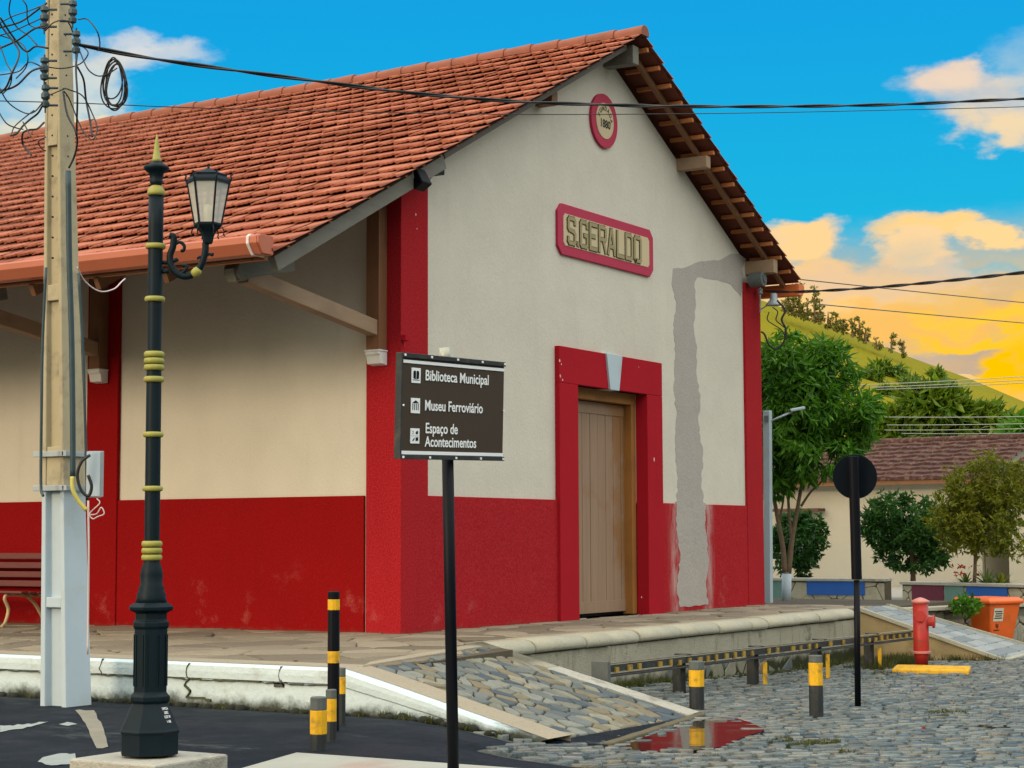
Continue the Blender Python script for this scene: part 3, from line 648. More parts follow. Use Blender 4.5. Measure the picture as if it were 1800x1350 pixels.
# the big plaster repair, outline as seen, standing 4 mm proud of the paint
pr = MB(); px_up = [(1183, 472), (1205, 470), (1222, 462), (1240, 459), (1262, 458), (1285, 446), (1300, 447), (1312, 456), (1304, 472), (1308, 500), (1303, 522), (1285, 500), (1262, 492), (1240, 489), (1226, 487), (1221, 497), (1223, 540), (1219, 570), (1226, 610), (1224, 650), (1231, 700), (1228, 745), (1236, 800), (1233, 850), (1238, 888), (1190, 886), (1192, 840), (1187, 790), (1190, 730), (1184, 680), (1188, 620), (1184, 570), (1189, 530), (1181, 500)]
def rough(px):
    out = []
    for (a, b), (c_, d_) in zip(px, px[1:]+px[:1]):
        n_ = max(1, int(math.hypot(c_-a, d_-b)/7)); out += [(a+(c_-a)*k/n_+(U(-1.6, 1.6) if k else 0), b+(d_-b)*k/n_+(U(-1.6, 1.6) if k else 0)) for k in range(n_)]
    return out
pr.prism([ony(a, b, .036) for a, b in rough(px_up)], (0, .02, 0))
px_dn = [(1190, 882), (1240, 884), (1240, 930), (1246, 980), (1241, 1030), (1245, 1063), (1195, 1067), (1190, 1030), (1196, 980), (1189, 930)]
pr.prism([ony(a, b, .008) for a, b in rough(px_dn)], (0, .02, 0)); mesh('plaster_repair', pr, mPLASTER, st)
# small whitish run at the top of the right pilaster
# door
dr = MB(); n = 9; w0 = 1.88/n
for k in range(n): dr.box(3.81+k*w0+.004, 3.81+(k+1)*w0-.004, .27+U(0, .004), .31, .64, 3.34)
door = mesh('door', dr, mDOOR, st, .004)
for z_ in (.64, 3.20): dd = MB(); dd.box(3.81, 5.69, .262, .268, z_, z_+.15); mesh('door_rail', dd, mDOOR, door, .003)
dj = MB(); dj.box(5.57, 5.688, .153, .31, .60, 3.36); dj.box(3.812, 3.93, .153, .31, .60, 3.36); dj.box(3.812, 5.688, .153, .31, 3.361, 3.497); mesh('door_frame', dj, mOCHRE, st, .006)
bk = MB(); bk.box(3.81, 5.69, .315, .34, .6, 3.5); mesh('door_backing', bk, mBLK, st)
sr = MB(); y0, y1 = -.028, .15
for xs_ in ((3.35, 3.814), (5.686, 6.13)): sr.box(xs_[0], xs_[1], y0, y1, .56, 3.498)
sr.prism([(3.35, y0, 3.5), (4.615, y0, 3.5), (4.53, y0, 3.95), (3.35, y0, 3.95)], (0, y1-y0, 0)); sr.prism([(4.875, y0, 3.5), (6.13, y0, 3.5), (6.13, y0, 3.95), (4.96, y0, 3.95)], (0, y1-y0, 0))
mesh('door_surround', sr, mREDF, st, .006)
ks = MB(); ks.prism([(4.625, -.05, 3.49), (4.865, -.05, 3.49), (4.96, -.05, 3.955), (4.53, -.05, 3.955)], (0, .14, 0)); mesh('keystone', ks, mPBLUE, st, .006)
# ------- strokes for lettering
def stroke_letters(word, x0, z0, h, wl, gap, y, wid, depth, nrm=-1):
    G_ = {'S': [[(1, .82), (1, .92), (.85, 1), (.15, 1), (0, .92), (0, .62), (.12, .54), (.88, .46), (1, .38), (1, .08), (.85, 0), (.15, 0), (0, .08), (0, .18)]],
          'G': [[(1, .80), (1, .92), (.85, 1), (.15, 1), (0, .92), (0, .08), (.15, 0), (.85, 0), (1, .08), (1, .46), (.6, .46)]],
          'E': [[(1, 1), (0, 1), (0, 0), (1, 0)], [(0, .52), (.75, .52)]],
          'R': [[(0, 0), (0, 1), (.85, 1), (1, .92), (1, .58), (.88, .5), (0, .5)], [(.6, .5), (1, 0)]],
          'A': [[(0, 0), (.42, 1), (.58, 1), (1, 0)], [(.2, .3), (.8, .3)]],
          'L': [[(0, 1), (0, 0), (1, 0)]], 'D': [[(0, 0), (0, 1), (.8, 1), (1, .88), (1, .12), (.8, 0), (0, 0)]],
          'O': [[(.15, 0), (0, .1), (0, .9), (.15, 1), (.85, 1), (1, .9), (1, .1), (.85, 0), (.15, 0)]], '.': [[(0, 0), (0, .06)]]}
    mb = MB(); x = x0; cnt = 0
    for ch in word:
        ww = wl if ch != '.' else 0
        for path in G_[ch]:
            for a, b in zip(path, path[1:]):
                A = Vector((x+a[0]*ww, y, z0+a[1]*h)); B = Vector((x+b[0]*ww, y, z0+b[1]*h)); dd = (B-A).normalized()*wid*.42; cnt += 1
                dy = (cnt % 7)*.0004*nrm; mb.bar(A-dd+Vector((0, dy, 0)), B+dd+Vector((0, dy, 0)), depth, wid, up=(0, 1, 0)) if 0 else mb.prism([tuple(p+Vector((0, dy, 0))) for p in (A-dd+Vector((-dd.z, 0, dd.x)).normalized()*wid/2, B+dd+Vector((-dd.z, 0, dd.x)).normalized()*wid/2, B+dd-Vector((-dd.z, 0, dd.x)).normalized()*wid/2, A-dd-Vector((-dd.z, 0, dd.x)).normalized()*wid/2)], (0, depth, 0))
        x += ww+gap if ch != '.' else gap*.9
    return mb, x
X0, X1, Z0, Z1 = 3.39, 5.97, 5.10, 5.74
oc = lambda x0, x1, z0, z1, c, y: [(x0+c, y, z0), (x1-c, y, z0), (x1, y, z0+c), (x1, y, z1-c), (x1-c, y, z1), (x0+c, y, z1), (x0, y, z1-c), (x0, y, z0+c)]
pq = MB(); pq.prism(oc(X0, X1, Z0, Z1, .10, .004), (0, .04, 0)); plq = mesh('name_plaque', pq, mPINK, st, .006)
pq = MB(); pq.prism(oc(X0+.13, X1-.13, Z0+.12, Z1-.12, .04, -.001), (0, .01, 0)); mesh('plaque_field', pq, mBEIGE, plq)
LW = .168; LG = .076
a, _ = stroke_letters('S.GERALDO', 3.63, 5.265, .31, LW, LG, -.006, .064, .003); mesh('letter_outline', a, mDKLET, plq)
a, _ = stroke_letters('S.GERALDO', 3.63, 5.265, .31, LW, LG, -.012, .048, .003); mesh('lettering', a, mOLIVE, plq)
cx, cz = 4.62, 6.99
def disc(r, y, dpt, n=48): m = MB(); m.prism([(cx+r*math.cos(2*math.pi*k/n), y, cz+r*math.sin(2*math.pi*k/n)) for k in range(n)], (0, dpt, 0)); return m
md = mesh('date_medallion', disc(.355, .002, .045), mPINK, st, .005); mesh('medallion_field', disc(.235, -.003, .01), mBEIGE, md)
lt = text_mb('1880', .15, (cx, -.0045, cz-.09), (1, 0, 0), (0, 0, 1), (0, -1, 0), .95, .001, 'CENTER', .003)
for k, ch in enumerate('FUNDADA'):
    a = math.radians(158 - k*(146/6)); r = .145; dx, dz = math.cos(a), math.sin(a)
    join(lt, text_mb(ch, .085, (cx+r*dx, -.0045, cz-.01+r*dz), (dz, 0, -dx), (dx, 0, dz), (0, -1, 0), .9, .001, 'CENTER', .001))
mesh('lettering', lt, mDKLET, md)
# ------- roof
def tile_field(x_ridge, x_eave, y0, y1, tw=.21, tl=.33, jz=.004):
    mb = MB(); sgn = 1 if x_eave > x_ridge else -1; run = abs(x_eave-x_ridge); L_ = run*math.sqrt(1+T*T); nr = round(L_/tl); tl = L_/nr; cs_ = 1/math.sqrt(1+T*T)
    nc = round((y1-y0)/tw); prof = [(-.04, .006), (.02, .022), (.12, .024), (.28, .012), (.42, .017), (.58, .009), (.74, .013), (.90, .003), (1.03, .000)]
    nrm = Vector((sgn*T*cs_, 0, cs_)); dn = Vector((sgn*cs_, 0, -T*cs_))
    for r in range(nr):
        rj = U(-.004, .004)
        for c in range(nc):
            s0 = r*tl - .03; s1 = (r+1)*tl + .035 + U(-.007, .007)
            if r == nr-1: s1 = (r+1)*tl+.01
            lift0 = 0; lift1 = .023+U(-.005, .008); ty = U(-jz, jz)*2; yo = y0 + (c+U(-.02, .02))*tw; b0 = len(mb.v)
            sag = -.05*math.sin(math.pi*min(1, max(0, (yo+1)/22)))
            for s_, lf in ((s0, lift0-.012), ((s0+s1)/2, (lift0+lift1)/2-.008), (s1, lift1)):
                base = Vector((x_ridge, 0, ZR)) + dn*s_
                for u, hh in prof:
                    mb.v.append(tuple(base + nrm*(hh*(1.15 if s_ > s1-.01 else .25 if s_ < s0+.01 else .55)+lf+ty*u-.045+rj) + Vector((0, yo+u*tw, sag))))
            base = Vector((x_ridge, 0, ZR)) + dn*(s1-.002)
            for u, hh in prof: mb.v.append(tuple(base + nrm*(hh*1.0+lift1-.064+rj) + Vector((0, yo+u*tw, sag))))
            n_ = len(prof); mb.smooth = True
            for q in range(3):
                mb.smooth = q < 2
                for k in range(n_-1): mb.face((b0+q*n_+k, b0+q*n_+k+1, b0+(q+1)*n_+k+1, b0+(q+1)*n_+k))
            # thickness under the lower half so verge tiles are solid
            if c == 0:
                mb.smooth = False; mb.face((b0, b0+n_, b0+2*n_, b0+3*n_))
    return mb
rf = mesh('roof', join(tile_field(RX, -E2, -OV, YB), tile_field(RX, W+E1, -OV, YB)), mTILE, st, recalc=False)
rt = MB(); y = -OV-.04
k = 0
while y < YB:      # ridge caps, each overlapping the next
    l = .42; n_ = 9; b0 = len(rt.v); r0, r1 = .100, .082; z_ = ZR-.05 + U(-.006, .006)-.05*math.sin(math.pi*min(1, max(0, (y+1)/22)))
    for yy, r_ in ((y, r0), (y+.03, r0), (y+l+.03, r1)):
        for i in range(n_): a = math.pi*(-.12+1.24*i/(n_-1)); rt.v.append((RX+r_*1.1*math.cos(a), yy, z_+r_*math.sin(a)))
    rt.smooth = True
    for q in range(2):
        for i in range(n_-1): rt.face((b0+q*n_+i, b0+q*n_+i+1, b0+(q+1)*n_+i+1, b0+(q+1)*n_+i))
    rt.smooth = False; rt.face([b0+i for i in range(n_)]); y += l; k += 1
mesh('ridge_tiles', rt, simple('dull_ridge_tile', (.27, .095, .06), .9, .25, 5, .3, 30, dirt=(.16, .08, .05), dirt_amt=.5), rf, recalc=False)
# underside of tiles (slightly below, dark clay) so the roof is closed from below
ub = MB()
for xe in (-E2+.02, W+E1-.02):
    ub.poly([(RX, -OV+.02, ZR-.085), (xe, -OV+.02, zroof(xe)-.085), (xe, YB, zroof(xe)-.085), (RX, YB, ZR-.085)])
mesh('roof_underside', ub, simple('tile_underside', (.14, .035, .018), .9, .35, 5, .3, 20), rf)
# battens seen below the overhang
bt = MB(); s_ = .25
for side, xe in ((-1, -E2), (1, W+E1)):
    run = abs(xe-RX); k = .2
    while k < run-.1:
        x = RX+side*k; bt = MB(); bt.box(x-.028, x+.028, -OV+(.03 if side > 0 else .16), .03 if side > 0 else 9, zroof(x)-.150, zroof(x)-.098); k += .37*.8907; mesh('batten', bt, mBATTEN, st)
# verge rafters and purlin ends
rr = MB()
def raf(y, xa, xb, dz, w_, h): a = (xa, y, zroof(xa)-dz); b = (xb, y, zroof(xb)-dz); rr.bar(a, b, w_, h)
raf(-.30, .35, -2.55, .245, .07, .15); mesh('verge_rafter', rr, mGREYW, st, .005)
rr = MB(); raf(-.30, RX-.1, .36, .185, .05, .06); mesh('verge_batten', rr, simple('grey_brown_board', (.13, .115, .10), .8, .25, 6, .3), st, .004)
rr = MB(); raf(-.26, RX+.1, W+E1-.12, .185, .06, .07); mesh('verge_rafter', rr, mWOOD, st, .005)
for x, h, wd, ye, mt in ((2.98, .20, .14, -.20, mWOOD), (.48, .20, .14, -.20, mBLK), (6.85, .17, .14, -.42, mTAUPE), (W-.35, .20, .15, -.42, mTAUPE), (RX, .24, .16, -.40, mGREYW)):
    d = MB(); zc = zroof(x)-.19-h/2-(.02); d.box(x-wd/2, x+wd/2, ye, .5, zc-h/2, zc+h/2, 0); mesh('purlin', d, mt, st, .008)
for y in list(lin(.9, 23.4, 25)):
    d = MB(); a = (.3, y, zroof(.3)-.21); b = (-2.72, y, zroof(-2.72)-.21); d.bar(a, b, .06, .12); mesh('rafter', d, mWOOD, st)
# gutters
def gutter(x, zt, y0, y1, s_, nm=mGUT):
    mb = MB(); pr_ = [(.10, 0), (-.085, 0.0), (-.12, -.02), (-.12, -.08), (-.05, -.175), (.10, -.175)]
    mb.prism([(x+a*s_, y0, zt+b) for a, b in pr_], (0, y1-y0, 0)); y = y0+.02
    gm = mesh('gutter', mb, nm, st, .004); jm = MB()
    pj = [(.104, .006), (-.09, .006), (-.127, -.018), (-.127, -.084), (-.054, -.182), (.104, -.182)]
    while y < y1: jm.prism([(x+a*s_, y, zt+b) for a, b in pj], (0, .035, 0)); y += 1.22
    mesh('gutter_joint', jm, nm, gm, .003); return gm
gm = gutter(-2.90, 4.41, -.50, YB, 1)
cap = MB(); cap.prism([(-2.90+a, -.39, 4.41+b) for a, b in [(.106, .009), (-.092, .009), (-.13, -.018), (-.13, -.087), (-.056, -.185), (.106, -.185)]], (0, .03, 0)); mesh('gutter_clamp', cap, simple('white_sealant', (.7, .62, .6), .6, .05, 9, 0), gm)
gutter(W+E1+.0, zroof(W+E1)-.10, -.50, YB, -1, simple('orange_gutter', (.62, .15, .03), .5, .1, 2, .05))
ff = MB(); ff.box(-2.78, -2.74, -.20, YB, 4.22, 4.33); mesh('fascia', ff, mWOOD, st)
# brackets carrying the canopy
for i, y in enumerate((.27, 4.32, 8.45, 12.55, 16.65)):
    br = mesh('bracket', (lambda m: (m.box(-.15, -.0, y-.085, y+.085, 3.62, 5.45), m)[1])(MB()), mWOOD, st, .006)
    m = MB(); m.bar((-.06, y, 3.84), (-2.30, y, 4.17), .13, .165); mesh('brace', m, mTAUPE, br, .008)
    m = MB(); m.bar((-1.60, y, 4.36), (-2.42, y, 4.19), .15, .15); m.tube([(-2.40, y-.09, 4.19), (-2.40, y+.09, 4.19)], .095, 14); mesh('beam_end', m, mGREYW, br, .006)
    m = MB(); m.bar((-.02, y, zroof(0)-.33), (-2.5, y, zroof(-2.5)-.33), .12, .14); mesh('principal_rafter', m, mGREYW, br, .006)
    m = MB(); m.prism([(-.0, y-.09, 3.61), (-.15, y-.09, 3.61), (-.15, y-.09, 3.57), (-.13, y-.09, 3.56), (-.11, y-.09, 3.47), (0, y-.09, 3.455)], (0, .19, 0)); m.box(-.16, 0, y-.10, y+.11, 3.60, 3.62); mesh('corbel', m, mWHITE, st, .008)
m = MB(); hk = ony(712, 594, -.03); m.obox(hk, (.035, 0, 0), (0, .03, 0), (0, 0, .03)); m.tube([hk, hk+Vector((-.05, -.02, -.12))], .012, 8); mesh('wall_hook', m, mREDF, st, .004)
m = MB()
for (a, b, w_) in ((984, 634, 3), (987, 640, 2), (1123, 645, 1.5), (985, 661, 3), (989, 668, 2.5), (1150, 808, 4), (1128, 1050, 2), (1045, 603, 1.5), (731, 377, 2.5), (733, 402, 1.5)):
    p = ony(a, b, -.0295 if a > 900 else -.002); m.prism([tuple(p+Vector((U(.5, 1)*w_*.006*math.cos(k*1.05), 0, U(.5, 1.2)*w_*.007*math.sin(k*1.05)))) for k in range(6)], (0, .004, 0))
mesh('paint_chips', m, mPINKCHIP, st)
# ------------------------------------------------------------------ fittings on the walls
fl = thing('floodlight', 'small black floodlight at the top of the red corner pilaster', 'light fitting', (.23, -.08, 5.55))
m = MB(); c = ony(737, 316, -.34); m.obox(c, (.10, 0, 0), Vector((0, .06, -.04)), Vector((0, .05, .085))); mesh('lamp_body', m, mBLK, fl, .02)
m = MB(); m.tube([c+Vector((-.11, .34, .14)), c+Vector((-.11, .02, .14)), c+Vector((-.11, 0, 0))], .008, 6); m.tube([c+Vector((.11, .34, .14)), c+Vector((.11, .02, .14)), c+Vector((.11, 0, 0))], .008, 6); mesh('bracket', m, mSTEEL, fl)
m = MB(); m.tube([ony(770, 262, -.10), ony(763, 285, -.12), ony(766, 300, -.1), ony(755, 318, -.10)], .007, 6); tag(mesh('white_wire', m, mPALEC), 'short white wire hanging by the corner floodlight', 'wire')
m = MB(); c = ony(1337, 491, -.22); m.tube([c+Vector((0, -.06, 0)), c+Vector((0, -.05, 0)), c+Vector((0, .16, 0))], .11, 16, radii=[.10, .115, .11]); m.tube([c+Vector((0, -.075, 0)), c+Vector((0, -.06, 0))], .055, 12)
tag(mesh('loudspeaker', m, mGREYP, bevel=.004), 'round grey speaker under the right eave corner', 'speaker')
# insulator, small lamp and cables at the right corner
wl2 = thing('wall_lantern', 'small galvanised lamp on a bracket at the right corner of the station', 'lamp', tuple(ony(1340, 530, -.05)))
m = MB(); a = ony(1336, 512, -.08); m.tube([a+Vector((0, 0, .06)), a+Vector((0, 0, -.32))], .012, 8); m.lathe([(a.z+.05, .02), (a.z+.03, .045), (a.z, .03), (a.z-.03, .05), (a.z-.05, .02)], (a.x, a.y), 12); mesh('bracket_rod', m, mSTEEL, wl2)
m = MB(); b = ony(1360, 527, -.30); m.tube([a+Vector((0, 0, -.28)), (a+b)/2+Vector((0, 0, -.15)), b], .011, 6); mesh('arm', m, mSTEEL, wl2)
m = MB(); m.lathe([(b.z+.10, .025), (b.z+.09, .05), (b.z+.0, .06), (b.z-.07, .12), (b.z-.085, .12)], (b.x, b.y), 16); mesh('lamp_shade', m, mSTEEL, wl2)
def cable(name, pts, r, mt, label, cat='cable', grp=None, n=6):
    m = MB(); m.smooth = True; m.tube(smooth(pts), r, n); return tag(mesh(name, m, mt, recalc=False), label, cat, grp)
def smooth(pts, k=6):
    pts = [Vector(p) for p in pts]
    if len(pts) < 3: return pts
    out = []; P_ = [pts[0]*2-pts[1]] + pts + [pts[-1]*2-pts[-2]]
    for i in range(1, len(P_)-2):
        a, b, c, d = P_[i-1:i+3]
        for j in range(k):
            t = j/k; out.append(.5*((2*b) + (c-a)*t + (2*a-5*b+4*c-d)*t*t + (3*b-a-3*c+d)*t**3))
    out.append(pts[-1]); return out
dC = 27.6
for pts, lb in (([(1366, 528), (1380, 545), (1374, 562), (1381, 578), (1378, 600), (1366, 613), (1352, 606), (1344, 588), (1338, 583)], 'thick black service cable looping below the corner lamp'),
                ([(1352, 548), (1349, 562), (1362, 572), (1374, 580), (1380, 592)], 'thin black wire curling left below the corner lamp'),
                ([(1358, 540), (1367, 548), (1364, 562), (1372, 570), (1382, 580), (1381, 596)], 'thin black wire curling right below the corner lamp')):
    cable('service_cable', [at(x, y, dC-.1) for x, y in pts], .016 if 'thick' in lb else .009, mCABLE, lb)
def sagline(a, b, sag, n=24): return [a.lerp(b, k/n) + Vector((0, 0, -4*sag*(k/n)*(1-k/n))) for k in range(n+1)]
def through(pts, dd):   # distances per point, smoothed into a hanging cable
    return [at(x, y, d_) for (x, y), d_ in zip(pts, dd)]
# main twisted cable passing in front of the gable
def twisted(path, r, name, label, tw=1.6, n=2):
    path = [Vector(p) for p in path]; m = MB(); m.smooth = True; ln = 0; pos = [[] for _ in range(n)]
    for i, p in enumerate(path):
        if i: ln += (p-path[i-1]).length
        t = (path[min(i+1, len(path)-1)]-path[max(i-1, 0)]).normalized(); x = t.cross(Vector((0, 0, 1))).normalized(); y = x.cross(t)
        for k in range(n): a = ln/tw*2*math.pi + k*2*math.pi/n; pos[k].append(p + (x*math.cos(a)+y*math.sin(a))*r*.95)
    for q in pos: m.tube(q, r, 6)
    return tag(mesh(name, m, mCABLE, recalc=False), label, 'cable')
def resample(pts, step):
    out = [pts[0]]
    for a, b in zip(pts, pts[1:]):
        n_ = max(1, int((b-a).length/step)); out += [a.lerp(b, k/n_) for k in range(1, n_+1)]
    return out
main = through([(135, 78), (250, 100), (400, 122), (560, 143), (720, 163), (900, 178), (1060, 184), (1200, 187), (1380, 187), (1560, 184), (1700, 178), (1900, 166), (2400, 120), (3000, 40)], [14.8, 15.1, 15.6, 16.1, 16.6, 17.2, 17.7, 18.2, 18.8, 19.4, 19.9, 20.6, 22.3, 24.4])
twisted(resample(smooth(main, 6), .07), .010, 'overhead_cable', 'thick twisted black cable crossing in front of the gable', 1.5)
cable('overhead_wire', through([(-60, 176), (130, 181), (330, 189), (600, 196), (900, 201), (1200, 200), (1500, 195), (1900, 184), (2400, 160), (3000, 110)], [15.5, 15.8, 16.2, 17, 18, 19, 20, 21.2, 22.8, 25]), .0045, mCABLE, 'thin wire running just below the thick twisted cable', 'cable')
svc = through([(1345, 512), (1400, 513), (1500, 508), (1600, 500), (1700, 490), (1800, 479), (1950, 462), (2300, 400), (2700, 310)], [27.7, 27, 25.8, 24.6, 23.4, 22.2, 20.6, 18, 16])
twisted(resample(smooth(svc, 5), .07), .012, 'overhead_cable', 'twisted black cable leaving the right corner of the station', 1.4)
for (a, b, da, db, r, lb) in (((1405, 491), (2600, 597), 40, 88, .012, 'thin wire in the sunset, upper of the two behind the eave'), ((1440, 535), (2600, 623), 45, 88, .013, 'thin wire in the sunset, lower of the two behind the eave')):
    cable('overhead_wire', sagline(at(*a, da), at(*b, db), .15), r, mGCABLE, lb, 'cable')
for k, (ya, yb, xa) in enumerate(((677, 652, 1500), (681, 657, 1530), (685, 662, 1535), (733, 723, 1555), (747, 735, 1560), (756, 744, 1555), (762, 752, 1585))):
    cable('power_line', sagline(at(xa, ya, 44), at(1860+700, yb-(ya-yb)*2.2, 31), .1), .009, mGREYLINE, ('uppermost', 'second', 'third', 'fourth', 'fifth', 'sixth', 'lowest')[k]+' of the seven pale power lines crossing the hillside trees', 'cable', 'power lines across the hill')
# ------------------------------------------------------------------ rail barrier
rb = thing('rail_barrier', 'low striped rail barrier in front of the platform retaining wall', 'barrier', (3.7, -2.75, -.1))
m = MB(); m.bar((-.55, -2.75, .35), (8.15, -2.75, .29), .04, .062); rail = mesh('rail', m, mDGREY, rb, .006)
m = MB(); m.bar((-.6, -2.75, .402), (8.2, -2.75, .342), .06, .010); mesh('rail_head', m, mRETAIN, rail, .004)
m = MB(); m.bar((-.6, -2.75, .285), (8.2, -2.75, .225), .12, .016); mesh('rail_foot', m, mDGREY, rail, .004)
m = MB(); x = -.4
while x < 8.1: z = .345-.06*(x+.55)/8.7; m.box(x, x+U(.05, .10), -2.788, -2.76, z-U(.025, .036), z+U(.015, .034)); x += U(.20, .26) if rnd() > .12 else .44
mesh('yellow_stripes', m, simple('faded_yellow_stripe', (.34, .22, .03), .8, .3, 14, .3, 40, dirt=(.06, .05, .03), dirt_amt=.8, dsc=9), rail)
m = MB(); m.box(-.66, -.60, -2.84, -2.66, .22, .43); m.box(-.60, -.565, -2.82, -2.68, .25, .40); mesh('end_plate', m, mGREYP, rb, .004)
for x in (1.24, 3.1, 4.97, 6.75):
    m = MB(); zt = .34-.007*x; m.box(x-.06, x+.06, -2.70, -2.60, -.2, zt); m.box(x-.06, x+.0, -2.80, -2.62, zt+.055, zt+.07); pst = mesh('post', m, mDGREY, rb, .008)
    m = MB(); m.box(x+.035, x+.11, -2.78, -2.755, -.12, zt-.12); mesh('yellow_plate', m, mYEL, pst, .004)
# ------------------------------------------------------------------ bollards
def bollard(loc, r, h, bands, label, grp, n=10, top=None, lean=(0, 0)):
    """bands: list of (z0,z1,material) painted rings on one post"""
    t = thing('bollard', label, 'bollard', loc, grp); L_ = Vector(loc)
    zs = [-.05, h]; m = MB(); mats = []
    bands = sorted(bands); m.smooth = False
    for k, (z0, z1, mt) in enumerate(bands):
        m.cur = k; mats.append(mt)
        n_ = 3; prof = [(L_.z+z0+(z1-z0)*i/n_, r*(1+U(-.015, .015))) for i in range(n_+1)]
        if k == len(bands)-1: prof += [(L_.z+h+.004, r*.86)]
        m.lathe(prof, (L_.x, L_.y), n, U(0, .5))
    o = mesh('post', m, mats, t, .004); return t
GR = 'striped bollards by the platform'
def bl(px, py, zoff=0): P = onG(px, py); return (P.x, P.y, P.z)
P = at(560, 1322, 11.9); zb = g(P.x, P.y)
def mk(px, ptop, d_, wpx, ybands, label):
    b = at(px, 1250, d_); zg = g(b.x, b.y); zt = at(px, ptop, d_).z; r = wpx*d_/FPX/2; h = zt-zg; bands = []; cur = -.08
    for (ya, yb, mt) in ybands[::-1]:
        za = (at(px, yb, d_).z-zg) if yb else -.08; zb_ = at(px, ya, d_).z-zg; bands.append((za, zb_, mt))
    return bollard((b.x, b.y, zg), r, h, bands, label, GR)
mk(560, 1226, 11.75, 30, [(1226, 1248, mGREYP), (1248, 1290, mYEL), (1290, None, mDGREY)], 'short fat yellow banded bollard left of the signpost, nearest the road')
mk(582, 1213, 12.2, 20, [(1213, 1228, mGREYP), (1228, 1268, mYEL), (1268, None, mDGREY)], 'short slim yellow banded bollard tucked behind the fat one')
mk(586, 1041, 12.9, 21.5, [(1041, 1054, mBLK), (1054, 1073, mYEL), (1073, 1145, mBLK), (1145, 1166, mYEL), (1166, None, mBLK)], 'tall slim black post with two yellow bands by the white kerb')
mk(601, 1175, 13.3, 13.5, [(1175, 1190, mGREYP), (1190, 1220, mYEL), (1220, None, mDGREY)], 'thin grey post with one yellow band touching the white kerb')
mk(1435, 1153, 17.1, 25, [(1153, 1165, mGREYP), (1165, 1205, mYEL), (1205, None, mDGREY)], 'lone yellow banded bollard standing on the cobbles')
mk(1225, 1163, 17.2, 27, [(1163, 1178, mGREYP), (1178, 1207, mYEL), (1207, None, mDGREY)], 'yellow banded bollard at the foot of the crazy paved ramp')
# ------------------------------------------------------------------ round sign seen from behind
P = onG(1508, 1243); b0 = Vector((P.x, P.y, g(P.x, P.y)-.01)); dS = (b0-CAMP).dot(_F)
rs_ = thing('round_sign', 'round traffic sign seen from behind on a black post', 'traffic sign', tuple(b0))
m = MB(); m.smooth = True; tp_ = at(1500, 800, dS); m.tube([b0, at(1506, 1020, dS)], .031, 14); post = mesh('post', m, mBLK, rs_)
m = MB(); m.tube([at(1506, 1018, dS), at(1500, 802, dS)], .052, 14); mesh('sleeve', m, mBLK, post)
cS = at(1503, 838, dS+.06); m = MB(); nrm_ = Vector((.85, .52, 0)).normalized(); xx = Vector((-nrm_.y, nrm_.x, 0)); n_ = 48
m.prism([cS + (xx*math.cos(2*math.pi*k/n_) + Vector((0, 0, 1))*math.sin(2*math.pi*k/n_))*.222 for k in range(n_)], nrm_*.012); mesh('sign_disc', m, simple('dark_sign_back', (.003, .006, .010), .85, .2, 4, .05, spec=.1), rs_, .003)
# ------------------------------------------------------------------ tourist sign
sg = thing('direction_sign', 'brown direction panel listing library, museum and events space on a black pole', 'sign', tuple(at(797, 1392, 9.8)))
TL, TR_, BR_, BL_ = at(704, 619, 9.42), at(884, 637, 10.18), at(887, 808, 10.18), at(705, 805, 9.42)
xd = ((TR_-TL)+(BR_-BL_)).normalized(); wS = ((TR_-TL).length+(BR_-BL_).length)/2; yd = ((TL-BL_)+(TR_-BR_)).normalized(); yd = (yd-xd*yd.dot(xd)).normalized(); hS = ((TL-BL_).length+(TR_-BR_).length)/2
nS = xd.cross(yd); nS = nS if nS.dot(CAMP-TL) > 0 else -nS; cP = (TL+TR_+BR_+BL_)/4
def sp(u, v, w_=0): return cP + xd*(u-.5)*wS + yd*(v-.5)*hS + nS*w_      # u,v in 0..1
m = MB(); m.obox(cP-nS*.012, xd*wS/2, yd*hS/2, nS*.010); panel = mesh('panel', m, mSIGNB, sg, .002)
def bandm(v0, v1, u0=0, u1=1, w_=.0005, d_=.002): m = MB(); m.obox(sp((u0+u1)/2, (v0+v1)/2, w_), xd*wS*(u1-u0)/2, yd*hS*(v1-v0)/2, nS*d_); return m
mesh('white_border', join(join(bandm(.905, .935, .012, .995), bandm(.035, .068, .012, .995)), bandm(.035, .935, .004, .011)), mSIGNW, panel)
mesh('frame', join(join(bandm(.955, 1.0, 0, 1, .004, .006), bandm(-.012, .03, 0, 1, .004, .006)), bandm(-.012, 1, -.012, .003, -.01, .02)), mDGREY, sg, .002)
m = MB()
for u in (.015, .26, .51, .755, .985):
    for v in (.978, .008): m.obox(sp(u, v, .012), xd*.006, yd*.006, nS*.004)
for v in (.5,): m.obox(sp(.007, v, .012), xd*.005, yd*.005, nS*.004); m.obox(sp(.992, v, .006), xd*.005, yd*.005, nS*.004)
mesh('rivets', m, mSIGNW, sg, .002)
def line(t_, u, v, size, wid): 
    q = text_mb(t_, size, sp(u, v, .0012), xd, yd, nS, 1, .0006, 'LEFT', .0012); L0 = max((Vector(p)-sp(u, v)).dot(xd) for p in q.v)
    k = wid*wS/L0; q.v = [tuple(Vector(p) + xd*((Vector(p)-sp(u, v)).dot(xd)*(k-1))) for p in q.v]; return q
hl = .098*hS/.72*1.04
tx = line('Biblioteca Municipal', .215, .755, hl, .62); join(tx, line('Museu Ferroviário', .215, .465, hl, .565)); join(tx, line('Espaço de', .225, .245, hl, .31)); join(tx, line('Acontecimentos', .225, .115, hl, .495))
mesh('lettering', tx, mSIGNW, panel)
